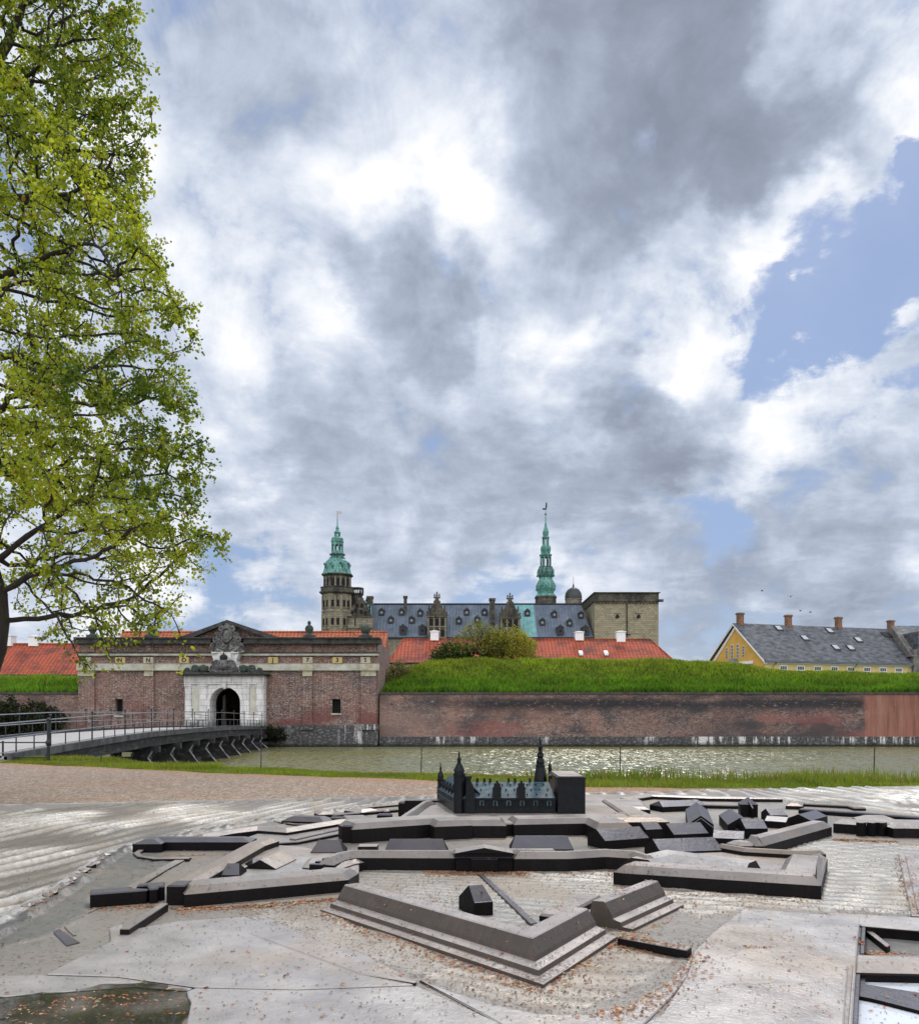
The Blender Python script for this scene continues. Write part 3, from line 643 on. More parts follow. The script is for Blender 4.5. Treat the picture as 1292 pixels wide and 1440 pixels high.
# railings: tall ball-topped posts every 4 m, two short ones between
M_IRON = simple('painted_iron', (.03, .032, .036), .45, .3, 4, metal=.3)
M_RAIL = simple('worn_steel_rail', (.32, .33, .36), .32, .25, 3, metal=.7)
def railing(fx, y0, y1, nm):
    ys_ = np.arange(y0, y1, 4.0)
    yy = list(np.arange(y0 - 6, y1 + .01, 1.0))
    b = MB()
    for z, r in ((1.05, .026), (.58, .024), (.14, .015)):
        b.pipe([(fx(y), y, bzz(y) + z) for y in yy], r, 6)
    rl = b.build('railing', M_RAIL, bridge)
    for y in np.arange(y0 - 5.333, y1, 1.3333):
        t = round((y - y0) / 1.3333)
        x = fx(y); z = bzz(y); b = MB()
        if t % 3 == 0: b.tube((x, y, z), (x, y, z + 1.16), .032, .026, 6); b.ball((x, y, z + 1.2), .05, 8)
        else: b.tube((x, y, z), (x, y, z + .60), .024, .02, 6)
        b.box(x - .06, x + .06, y - .06, y + .06, z, z + .07)
        b.build('post', M_IRON, rl)
railing(lambda y: bxr(y) - .05 if y > 27 else bxr(27) - .05 + (27 - y) * .18, 26.4, 76, 'r'); railing(lambda y: bxl(y) + .05, 26.4, 76, 'l')
# approach ramp beside the turf
b = MB(); b.prism([(-18.9, 14), (-13.2, 20), (-14.2, 27.0), (-19.2, 27.0)], .0, .05); ap = b.build('approach', simple('approach_paving', (.36, .33, .31), .9, .2, 2), None, loc=(0, 0, 0)); tag(ap, kind='structure'); ap.name = 'pavement'
# iron fence with a stout post at the start of the bank
fen = thing('iron_fence', (-13.2, 27.2, 0), 'low black iron fence with one stout post beside the bridge approach', 'fence')
b = MB(); x0, y0 = XA(68.5, 27.2), 27.2
b.tube((x0, y0, -.1), (x0, y0, 1.3), .05, .045, 10); b.lathe([(.05, 0), (.085, .05), (.085, .13), (.05, .18)], (x0, y0, .5), 10); b.lathe([(.055, 0), (.07, .03), (.04, .08), (.01, .10)], (x0, y0, 1.3), 10); b.build('gate_post', M_IRON, fen, smooth=True)
b = MB()
for z in (.12, .60): b.tube((x0, y0, z), (x0 - 6, y0, z), .022, .022, 6)
b.build('rail', M_IRON, fen)
for k in (1, 2, 3):
    b = MB(); b.tube((x0 - k * 1.45, y0, 0), (x0 - k*1.45, y0, .65), .03, .03, 6); b.build('post', M_IRON, fen)
# thin iron stakes along the near bank
lab = ['thin iron stake in the turf just right of the bridge end', 'thin iron stake on the bank left of the bronze castle', 'thin iron stake on the bank right of the bronze castle', 'thin iron stake on the bank below the red end of the wall', 'thin iron stake in the turf under the bridge railing']
st = None
for i, (px, yt, yb, Y) in enumerate(((367, 1022, 1084, 23.6), (592, 1038, 1092, 21.9), (871, 1050, 1093, 21.2), (1228, 1046, 1094, 20.9), (142, 1060, 1077, 26.0))):
    loc = (XA(px, Y), Y, -.02)
    if st is None:
        st = thing('iron_stake', loc, lab[i], 'stake', 'iron stakes along the bank')
        b = MB(); b.tube((loc[0], Y, -.15), (loc[0] + .02, Y, ZA(yt, Y)), .016, .013, 6); b.build('rod', M_IRON, st)
        b = MB(); b.lathe([(.02, 0), (.035, .02), (.035, .05), (.012, .08)], (loc[0] + .02, Y, ZA(yt, Y) - .03), 6); b.build('cap', M_IRON, st); o = st
    else: o = copy_tree(st, None, loc); o['label'] = lab[i]
    H = (ZA(yt, Y) + .02) / (ZA(1022, 23.6) + .02); o.scale = (1, 1, max(.3, H))
# ------------------------------------------------------------------ houses
def tile_mat(name, lo, hi, stain, pitch=.25, row=.33):
    m = NT(name, .85); x, y, z = m.sep(m.pos)
    u = m.math('MULTIPLY', x, 2*math.pi/pitch); s = m.math('SINE', u)
    rw = m.math('FRACT', m.math('MULTIPLY', z, 1.6/row))
    n = m.noise(m.pos, .5, 5, .65); n2 = m.noise(m.pos, 5, 3, .6)
    c = m.ramp(n2, [(.3, lo), (.7, hi)])
    c = m.mix(m.rng(n, .46, .64, 0, .85), c, stain); c = m.mix(m.rng(m.noise(m.pos, 1.6, 5, .8), .55, .64, 0, .6), c, (.07, .045, .035))
    c = m.mix(m.rng(s, -.2, -1, 0, .55), c, tuple(k*.35 for k in lo)); c = m.mix(m.rng(rw, .82, 1, 0, .5), c, tuple(k*.3 for k in lo))
    m.base(c); m.bump(m.math('ADD', s, m.math('MULTIPLY', rw, -1)), .04, .8); return m.m
M_RED = tile_mat('red_pantiles', (.30, .05, .025), (.50, .115, .05), (.12, .04, .04), pitch=.45, row=.6)
M_ORANGE = tile_mat('orange_pantiles', (.36, .09, .04), (.56, .18, .08), (.22, .07, .05), pitch=.42, row=.6)
M_WHITE = simple('white_plaster', (.80, .80, .82), .8, .06, 3)
M_CREAM = simple('cream_wall', (.62, .58, .48), .85, .12, 2)
M_PANE = simple('dark_pane', (.02, .025, .03), .12, .3, 2); M_SKYPANE = simple('roof_glass', (.45, .48, .52), .15, .1, 2)

def hip_house(name, x0, x1, Yf, Yr, Yb, zg, ze, zr, hl, hr, label, roof=M_RED, gable=None, chim=(), skyl=(), depth_ridge=0.0):
    """house along X: eaves at Yf, ridge at Yr; hl / hr = how far the ridge is drawn in at each end"""
    h = thing(name, ((x0+x1)/2, Yr, zg), label, 'house')
    b = MB(); b.box(x0 + .3, x1 - .3, Yf + .3, Yb - .3, zg, ze - .06)
    if gable == 'right': b.loft([[(x1-.9, Yf+.35, ze-.06), (x1-.9, Yb-.35, ze-.06), (x1-.9, Yr, zr-.25)], [(x1-.31, Yf+.35, ze-.06), (x1-.31, Yb-.35, ze-.06), (x1-.31, Yr, zr-.25)]])
    b.build('wall', M_CREAM if gable is None else simple('orange_gable', (.55, .24, .13), .85, .15, 2), h)
    b = MB(); t = .16
    A = [(x0, Yf, ze), (x1, Yf, ze), (x1, Yb, ze), (x0, Yb, ze)]; r0 = (x0 + hl, Yr, zr); r1 = (x1 - hr, Yr, zr)
    b.face([A[0], A[1], r1, r0]); b.face([A[2], A[3], r0, r1]); b.face([A[1], A[2], r1]); b.face([A[3], A[0], r0]); b.face([A[3], A[2], A[1], A[0]])
    b.tube((r0[0], Yr, zr + .02), (r1[0], Yr, zr + .02), .14, .14, 6)
    for a, c_ in ((A[0], r0), (A[1], r1)):
        if (hl if c_ is r0 else hr) > .2: b.tube((a[0], a[1], a[2] + .03), (c_[0], c_[1], c_[2] + .02), .10, .10, 5)
    rf = b.build('roof', roof, h)
    b = MB(); b.tube((x0, Yf - .08, ze - .03), (x1, Yf - .08, ze - .03), .09, .09, 6); b.build('gutter', M_BLACK, h)
    for (cx, w, zb_, zt_) in chim:
        b = MB(); b.box(cx - w/2, cx + w/2, Yr - w/2, Yr + w/2, zb_, zt_); b.box(cx - w/2 - .08, cx + w/2 + .08, Yr - w/2 - .08, Yr + w/2 + .08, zt_, zt_ + .12); b.box(cx - w*.3, cx + w*.3, Yr - w*.3, Yr + w*.3, zt_ + .12, zt_ + .2); b.build('chimney', M_WHITE, h)
    for (cx, s) in skyl:
        Y = lerp(Yf, Yr, s); z = lerp(ze, zr, s); b = MB(); w = .24
        b.loft([[(cx-w, Y-.35, z-.05), (cx+w, Y-.35, z-.05), (cx+w, Y-.35, z+.22), (cx-w, Y-.35, z+.22)], [(cx-w, Y+.5, z+.4), (cx+w, Y+.5, z+.4), (cx+w, Y+.5, z+.62), (cx-w, Y+.5, z+.62)]])
        b.build('roof_window', M_WHITE, h)
    return h
# long red roof right of centre
Yf, Yr = 104, 109
hip_house('red_roofed_house', XA(546, Yf), XA(950, Yf), Yf, Yr, 114, 3.0, ZA(932, Yf), ZA(899.5, Yr), XA(567, Yr) - XA(546, Yf), XA(950, Yf) - XA(914, Yr),
          'long low house with red tiled hipped roof behind the grassy rampart', M_RED,
          chim=((XA(611, Yr), 1.05, ZA(901, Yr), ZA(889, Yr)), (XA(814, Yr), 1.05, ZA(901, Yr), ZA(890, Yr)), (XA(872, Yr), 1.1, ZA(903, Yr), ZA(889.5, Yr))),
          skyl=((XA(819, Yf), .32), (XA(855, Yf), .32)))
Yf, Yr = 92.5, 96.5
hip_house('red_roofed_house', XA(156, Yf), XA(541, Yf), Yf, Yr, 100.5, 3.0, ZA(925, Yf), ZA(889, Yr), XA(172, Yr) - XA(156, Yf), .05,
          'red roofed house directly behind the gatehouse parapet with orange gable end', M_ORANGE, gable='right')
b = MB(); 
Yf, Yr = 96, 101
hip_house('red_roofed_house', XA(-6, Yf), XA(140, Yf), Yf, Yr, 106, 3.0, ZA(949, Yf), ZA(906, Yr), XA(12, Yr) - XA(-6, Yf), 1.2,
          'small red roofed house with two white chimneys at the far left', M_RED, chim=((XA(12, Yr), 1.3, ZA(909, Yr), ZA(895, Yr)), (XA(50, Yr), 1.1, ZA(909, Yr), ZA(896, Yr))))

# yellow house, turned a little away from the camera
A0 = Vector((39.3, 110.0, 0)); ang = math.atan2(8, 24); UX = Vector((math.cos(ang), math.sin(ang), 0)); UY = Vector((-math.sin(ang), math.cos(ang), 0))
def yh(p): return A0 + UX * p[0] + UY * p[1] + Vector((0, 0, p[2]))
L, Wd = 27.0, 12.0; ze = 1.6 + 6.75; zr = 1.6 + 11.75; zg = 3.0
M_YEL = simple('yellow_render', (.62, .36, .075), .85, .12, 1.2)
M_YELP = simple('pale_yellow_render', (.66, .50, .24), .85, .10, 1.2)
M_SLATE = simple('weathered_slate', (.080, .085, .098), .55, .85, 1.1, bump=.05, stretch=(1, 1, 2.6), bscale=5)
hy = thing('yellow_house', A0 + UX * L/2 + UY * Wd/2 + Vector((0, 0, zg)), 'yellow house with grey slate roof, four chimneys and white trimmed gable', 'house')
b = MB(yh); b.box(0, L, 0, Wd, zg, ze); b.build('wall', M_YELP, hy)
b = MB(yh); b.loft([[(.0, 0, ze+.01), (.0, Wd, ze+.01), (.0, Wd/2, zr-.15)], [(.4, 0, ze+.01), (.4, Wd, ze+.01), (.4, Wd/2, zr-.15)]]); b.box(-.04, .3, .02, Wd-.02, ze-1.4, ze+.005); b.build('gable', M_YEL, hy)
b = MB(yh); t = .18
for s in (0, 1):
    e = -.55 if s == 0 else Wd + .55
    b.loft([[(-.45, e, ze-.42), (-.45, Wd/2, zr), (-.45, Wd/2, zr+t), (-.45, e, ze-.42+t)], [(L, e, ze-.42), (L, Wd/2, zr), (L, Wd/2, zr+t), (L, e, ze-.42+t)]])
b.build('roof', M_SLATE, hy)
b = MB(yh)
for e in (-.5, Wd + .5):
    b.loft([[(-.5, e, ze-.55), (-.5, Wd/2, zr-.12), (-.5, Wd/2, zr+.04), (-.5, e, ze-.25)], [(-.42, e, ze-.55), (-.42, Wd/2, zr-.12), (-.42, Wd/2, zr+.04), (-.42, e, ze-.25)]])
    b.loft([[(-.12, e*.93+.1, ze-.75), (-.12, Wd/2, zr-.62), (-.12, Wd/2, zr-.15), (-.12, e*.93+.1, ze-.30)], [(-.005, e*.93+.1, ze-.75), (-.005, Wd/2, zr-.62), (-.005, Wd/2, zr-.15), (-.005, e*.93+.1, ze-.30)]])
b.build('bargeboard', M_WHITE, hy)
b = MB(yh); b.box(-.1, L, -.14, -.005, ze-.66, ze-.40); b.box(-.12, L, -.42, -.145, ze-.56, ze-.44); b.box(-.16, -.045, 2.2, Wd-.2, ze-.5, ze-.12); b.build('eaves_trim', M_WHITE, hy)
b = MB(yh); b.tube((-.4, -.62, ze-.40), (L, -.62, ze-.40), .07, .07, 6)
for x in (1.4, 14.4): b.pipe([(x, -.60, ze-.42), (x-.25, -.2, ze-1.0), (x-.25, -.12, zg)], .05, 6)
b.build('gutter', simple('zinc', (.12, .14, .16), .5, .2, 3), hy)
for i, x in enumerate(np.arange(2.9, 26.5, 2.72)):
    b = MB(yh); b.box(x-.62, x+.62, -.05, .02, ze-1.95, ze-.78); w_ = b.build('window', M_WHITE, hy)
    for k in range(3):
        for q in range(2): b = MB(yh); xx = x-.50+k*.35; b.box(xx, xx+.28, -.07, -.051, ze-1.86+q*.52, ze-1.86+q*.52+.42); b.build('pane', M_PANE, w_)
for k, (u, hh) in enumerate(((4.3, 1.9), (5.5, 2.35), (6.7, 2.35), (7.9, 1.9))):
    b = MB(yh); z0 = ze + .45; b.box(-.06, .02, u-.26, u+.26, z0, z0 + hh*.82); g_ = b.build('window', M_CREAM, hy)
    b = MB(yh)
    for q in range(4): b.box(-.085, -.061, u-.19, u-.01, z0+.08+q*hh*.19, z0+.05+q*hh*.19+hh*.16); b.box(-.085, -.061, u+.02, u+.19, z0+.08+q*hh*.19, z0+.05+q*hh*.19+hh*.16)
    b.build('pane', simple('grey_pane', (.16, .16, .17), .3, .2, 4), g_)
b = MB(yh); b.loft([[(-1.6, 4.4, ze-.9), (-1.6, 7.8, ze-.9), (0, 7.8, ze-.9), (0, 4.4, ze-.9)], [(-.5, 5.7, ze+.35), (-.5, 6.5, ze+.35), (0, 6.5, ze+.35), (0, 5.7, ze+.35)]]); b.build('porch_roof', simple('lead', (.16, .18, .20), .5, .2, 3), hy)
M_CH = brick_mat('chimney_brick', (.26, .13, .08), (.18, .10, .07), (.15, .12, .09), bw=.26, bh=.1, stain_lo=.6, stain_hi=.8)
for x, s in ((.7, 1), (8.6, 1), (17.2, 1), (26.6, .92)):
    b = MB(yh); z0 = zr - .4; b.box(x-.38, x+.38, Wd/2-.32, Wd/2+.32, z0, z0 + 1.75*s); b.box(x-.48, x+.48, Wd/2-.42, Wd/2+.42, z0+1.75*s, z0+1.9*s); b.box(x-.43, x+.43, Wd/2-.37, Wd/2+.37, z0+1.9*s, z0+2.0*s); b.box(x-.46, x+.46, Wd/2-.40, Wd/2+.40, z0+.3, z0+.6); b.build('chimney', M_CH, hy)
M_SKF = simple('rooflight_frame', (.02, .02, .022), .5, .2, 3)
for x, s, wdt, k in ((6.4, .88, .5, 1), (9.3, .62, .5, 1), (13.1, .38, .5, 1), (15.6, .38, .5, 1), (14.9, .86, .5, 0), (18.4, .62, .5, 1), (24.6, .80, .7, 0), (28.6, .5, .7, 0)):
    x *= 1.0
    if x > L - .5: x = L - .9
    def on(u, v, n): 
        yy = lerp(-.55, Wd/2, v); zz_ = lerp(ze-.42, zr, v) + .18 + n; return (u, yy, zz_)
    b = MB(yh); v0, v1 = s - .07, s + .07
    b.loft([[on(x-wdt, v0, 0), on(x+wdt, v0, 0), on(x+wdt, v0, .16), on(x-wdt, v0, .16)], [on(x-wdt, v1, 0), on(x+wdt, v1, 0), on(x+wdt, v1, .16), on(x-wdt, v1, .16)]]); fr = b.build('roof_window', M_SKF, hy)
    if k or x == 14.9:
        b = MB(yh); b.loft([[on(x-wdt+.1, v0+.02, .165), on(x+wdt-.1, v0+.02, .165), on(x+wdt-.1, v0+.02, .185), on(x-wdt+.1, v0+.02, .185)], [on(x-wdt+.1, v1-.02, .165), on(x+wdt-.1, v1-.02, .165), on(x+wdt-.1, v1-.02, .185), on(x-wdt+.1, v1-.02, .185)]]); b.build('pane', M_SKYPANE, fr)
# neighbouring slate roof and stone gable at the right edge
M_FAR = simple('rough_grey_wall', (.16, .15, .145), .9, .6, 1.5)
nb = thing('slate_roofed_house', (70, 122, 3), 'slate roofed building with rough stone gable cut off by the right edge', 'house')
b = MB(); x0 = XA(1281, 117.0)
b.box(x0 + .3, x0 + 12, 117.0, 129, 3, ZA(913, 117)); b.loft([[(x0, 116.9, ZA(923, 117)), (x0, 128, ZA(923, 117)), (x0, 122.5, ZA(880, 122))], [(x0+.8, 116.9, ZA(923, 117)), (x0+.8, 128, ZA(923, 117)), (x0+.8, 122.5, ZA(880, 122))]]); b.build('wall', M_FAR, nb)
b = MB(); b.box(x0 + .85, x0 + 14, 116.95, 128.1, ZA(923, 117), ZA(890, 119)); b.build('roof', M_SLATE, nb)
b = MB(); x0 = XA(1230, 135); b.loft([[(x0, 135, 3), (x0, 147, 3), (x0, 147, ZA(900, 135)), (x0+6, 141, ZA(880, 141)), (x0, 135, ZA(900, 135))], [(x0+30, 135, 3), (x0+30, 147, 3), (x0+30, 147, ZA(900, 135)), (x0+30, 141, ZA(879, 141)), (x0+30, 135, ZA(900, 135))]])
fb = thing('slate_roofed_house', (x0 + 15, 141, 3), 'distant slate roof rising behind the right chimney of the yellow house', 'house'); b.build('roof', M_SLATE, fb)
# ------------------------------------------------------------------ the castle
CYY = 200.0; S6 = CYY / F
def cxx(x, Y=CYY): return (x - CX) / F * Y
def czz(y, Y=CYY): return EYE + (HY - y) / F * Y
def stone_mat(name, lo, mid, hi, soot, bw=.9, bh=.45, soot_lo=.5, soot_hi=.65):
    m = NT(name, .9); x, y, z = m.sep(m.pos)
    q = m.n('ShaderNodeTexBrick'); m.l(m.comb(m.math('ADD', x, y), z, 0.0), q.inputs['Vector']); q.inputs['Scale'].default_value = 1
    q.inputs['Brick Width'].default_value = bw; q.inputs['Row Height'].default_value = bh; q.inputs['Mortar Size'].default_value = .03
    m.inp(q.inputs['Color1'], lo); m.inp(q.inputs['Color2'], hi); m.inp(q.inputs['Mortar'], tuple(k*.45 for k in lo))
    c = m.mix(m.rng(m.noise(m.pos, .7, 5, .65), .3, .7, 0, .6), q.outputs[0], mid)
    n = m.noise(m.mapv(m.pos, (1, 1, .45)), .55, 6, .68)
    c = m.mix(m.rng(n, soot_lo, soot_hi, 0, .8), c, soot); m.base(c); m.bump(q.outputs[1], .05, .5); return m.m
M_SAND = stone_mat('castle_sandstone', (.16, .142, .11), (.23, .20, .15), (.30, .27, .21), (.035, .032, .03))
M_SAND_D = stone_mat('sooty_sandstone', (.07, .062, .052), (.10, .088, .07), (.16, .14, .11), (.018, .018, .018), soot_lo=.42, soot_hi=.6)
M_SAND_T = stone_mat('tower_sandstone', (.23, .20, .14), (.30, .26, .175), (.38, .33, .235), (.10, .088, .07), soot_lo=.54, soot_hi=.75)
M_VERD = NT('verdigris_copper', .55); vn = M_VERD.noise(M_VERD.mapv(M_VERD.pos, (2.2, 2.2, .5)), 1.2, 5, .65)
M_VERD.base(M_VERD.ramp(vn, [(.34, (.02, .06, .055)), (.5, (.08, .24, .21)), (.72, (.20, .43, .38))])); M_VERD.bump(vn, .05); M_VERD = M_VERD.m
M_VERD_D = NT('dark_copper', .55); vn = M_VERD_D.noise(M_VERD_D.mapv(M_VERD_D.pos, (1.5, 1.5, .6)), 1.1, 5, .7)
M_VERD_D.base(M_VERD_D.ramp(vn, [(.36, (.012, .022, .022)), (.5, (.05, .14, .125)), (.70, (.19, .40, .36))])); M_VERD_D.bump(vn, .05); M_VERD_D = M_VERD_D.m
lead = NT('lead_roof', .5); lx_, ly_, lz_ = lead.sep(lead.pos)
seam = lead.math('FRACT', lead.math('MULTIPLY', lx_, 1/.75)); ln = lead.noise(lead.mapv(lead.pos, (1, 1, .25)), .55, 5, .65)
c = lead.ramp(ln, [(.3, (.062, .082, .115)), (.55, (.10, .128, .172)), (.75, (.17, .205, .255))]); c = lead.mix(lead.rng(seam, .86, .97, 0, .55), c, (.03, .035, .05))
lead.base(c); lead.bump(lead.rng(seam, .82, .97), .06, .8); M_LEAD = lead.m
vs_ = NT('verdigris_sheets', .55); sx, sy, sz = vs_.sep(vs_.pos); seam = vs_.math('FRACT', vs_.math('MULTIPLY', sx, 1/.9)); c = vs_.ramp(vs_.noise(vs_.pos, .8, 4), [(.3, (.10, .27, .28)), (.7, (.20, .42, .42))]); c = vs_.mix(vs_.rng(seam, .86, .97, 0, .6), c, (.05, .13, .13)); vs_.base(c); M_VSHEET = vs_.m

castle = thing('castle', (0, CYY, 3), 'old sandstone castle with grey lead roofs, two green copper spires and a square tower', 'castle')
GZ = 3.0
ZE, ZR, YR = czz(896), czz(850, 208), 208.0
XL, XR = cxx(520), cxx(836) - .3
b = MB(); b.box(XL, XR, CYY, YR + 8, GZ, ZE); b.build('wing_wall', M_SAND, castle)
b = MB()
def slope(x, s, n=0.0): return (x, lerp(CYY - .3, YR, s) - n * .75, lerp(ZE, ZR, s) + n * .66)
hipx = 1.9
def roof_seg(b, xa0, xa1, xb0, xb1):
    """front slope from eaves xa0..xa1 to ridge xb0..xb1"""
    b.face([slope(xa0, 0), slope(xa1, 0), slope(xb1, 1), slope(xb0, 1)])
    b.face([(xb0, YR, ZR), (xb1, YR, ZR), (xa1, YR + 8.3, ZE), (xa0, YR + 8.3, ZE)])
c0, c1, c0b, c1b = cxx(727, 204), cxx(755, 200), cxx(727, 208), cxx(750, 208)
roof_seg(b, XL, c0 - .2, XL, c0b - .9); roof_seg(b, c1, XR, c1b, XR - hipx)
b.face([slope(XR, 0), (XR, YR + 8.3, ZE), (XR - hipx, YR, ZR)]); b.face([slope(XL, 0), (XL, YR, ZR), (XL, YR + 8.3, ZE)])
roof = b.build('main_roof', M_LEAD, castle)
b = MB(); roof_seg(b, c0 - .2, c1, c0b - .9, c1b); b.build('copper_roof_patch', M_VSHEET, castle)
b = MB(); b.tube((XL, YR, ZR + .1), (XR - hipx, YR, ZR + .1), .22, .22, 6); b.box(XL, XR, CYY - .55, CYY - .05, ZE - .35, ZE - .01); b.build('ridge_and_eaves', M_BLACK, castle)
# dormers
def dormer(px, py, big=False):
    s = (896 - py) / 46.0; x = cxx(px, lerp(200, 208, s)); p = slope(x, max(.02, s - .06))
    b = MB(); w = .62 if not big else .8; h = 1.15 if not big else 1.8
    b.box(x - w, x + w, p[1] - .3, p[1] + 1.6, p[2] - .1, p[2] + h); b.loft([[(x-w-.12, p[1]-.4, p[2]+h), (x+w+.12, p[1]-.4, p[2]+h), (x, p[1]-.4, p[2]+h+.7)], [(x-w-.12, p[1]+1.8, p[2]+h), (x+w+.12, p[1]+1.8, p[2]+h), (x, p[1]+1.8, p[2]+h+.7)]])
    d = b.build('dormer', M_DORM, castle)
    b = MB(); b.lathe([(.32, 0), (.32, .02)], (0, 0, 0), 8); b.v = [(x + q[0], p[1] - .31 - q[2], p[2] + h * .52 + q[1]) for q in b.v]; b.build('window', M_DPANE if not big else M_DARK, d)
    return d
M_DPANE = simple('dormer_glass', (.20, .22, .25), .2, .3, 4)
M_DORM = simple('dark_dormer', (.022, .024, .030), .7, .4, 2)
for px, py in ((537, 862.7), (565, 862.7), (591, 864), (550, 874), (579, 874), (656, 862.7), (681, 863), (645, 875), (671, 873.5), (741, 864), (778.7, 866), (816, 867), (762, 877), (800, 878)): dormer(px, py)
for px, py in ((567, 890), (594, 890), (787, 890.5), (822, 891)): dormer(px, py, True)
# chimneys
for (px, yt, w, yb) in ((520.5, 839, 1.3, 868), (570, 838.5, .75, 853), (692, 842, 1.25, 875)):
    b = MB(); Y = 205 if px != 692 else 204; x = cxx(px, Y); b.box(x-w/2, x+w/2, Y-w/2, Y+w/2, czz(yb, Y)-1, czz(yt, Y)); b.box(x-w/2-.15, x+w/2+.15, Y-w/2-.15, Y+w/2+.15, czz(yt, Y)-.5, czz(yt, Y)+.05)
    if px == 692: b.loft([[(x-w/2, Y-2.2, ZE+1), (x+w/2, Y-2.2, ZE+1), (x+w/2, Y-.6, ZE+1), (x-w/2, Y-.6, ZE+1)], [(x-w/2, Y-.7, czz(857, Y)), (x+w/2, Y-.7, czz(857, Y)), (x+w/2, Y+.6, czz(857, Y)), (x-w/2, Y+.6, czz(857, Y))]])
    b.build('chimney', M_SAND_D, castle)
# dormer gables of the main wing
def big_gable(px0, px1, ytop, ybody, zfoot=None, Y=CYY - 1.0):
    xa, xb = cxx(px0, Y), cxx(px1, Y); xm = (xa + xb) / 2; w = xb - xa; zt = czz(ytop, Y); zb_ = czz(ybody, Y); z0 = zfoot or GZ
    b = MB(); b.box(xa, xb, Y, Y + 9, z0, zb_)
    pr = [(.5, 0), (.58, .03), (.50, .10), (.42, .20), (.44, .30), (.30, .40), (.24, .55), (.17, .62), (.18, .72), (.10, .78), (.10, .90), (.0, 1.0)]
    poly = [(xm + w*a_, zb_ + (zt-zb_)*t) for a_, t in pr] + [(xm - w*a_, zb_ + (zt-zb_)*t) for a_, t in pr[-2::-1]]
    b.slabxz(poly, Y, Y + 1.0); b.loft([[(xa, Y + .8, zb_), (xb, Y + .8, zb_), (xm, Y + .8, zb_ + (zt-zb_)*.65)], [(xa, Y + 8, zb_), (xb, Y + 8, zb_), (xm, Y + 8, zb_ + (zt-zb_)*.65)]])
    b.box(xa - .3, xb + .3, Y - .3, Y, zb_ - .35, zb_ + .05); g_ = b.build('stepped_gable', M_SAND_D, castle)
    b = MB()
    for sx in (-.17, .17): b.box(xm + sx*w - .12, xm + sx*w + .12, Y - .3, Y + .1, zb_ + .1, zb_ + (zt - zb_)*.25)
    for sx, t in ((-.5, .05), (.5, .05), (-.4, .33), (.4, .33), (-.12, .9), (.12, .9), (0, 1.0)): b.lathe([(.22, 0), (.28, .25), (.1, .5), (.22, .75), (.02, 1.15)], (xm + sx*w, Y + .4, zb_ + (zt - zb_)*t - .1), 6)
    b.build('pinnacle', M_SAND_D, g_)
    for r, zz_ in enumerate((zb_ - 2.35, zb_ - 4.9)):
        for k in (-1, 0, 1):
            b = MB(); x = xm + k * w * .29; b.box(x - .42, x + .42, Y - .03, Y + .05, zz_, zz_ + 1.65); b.build('window', M_DARK, g_)
            b = MB(); b.box(x - .5, x + .5, Y - .14, Y - .031, zz_ - .25, zz_ - .03); b.build('window_trim', M_SAND, g_)
    for k in (-1.5, -.5, .5, 1.5): b = MB(); x = xm + k * w * .29; b.box(x - .16, x + .16, Y - .12, Y - .001, zb_ - 5.2, zb_ - .4); b.build('pier', M_SAND, g_)
big_gable(600.5, 628, 837.5, 866); big_gable(703, 731, 839, 868)

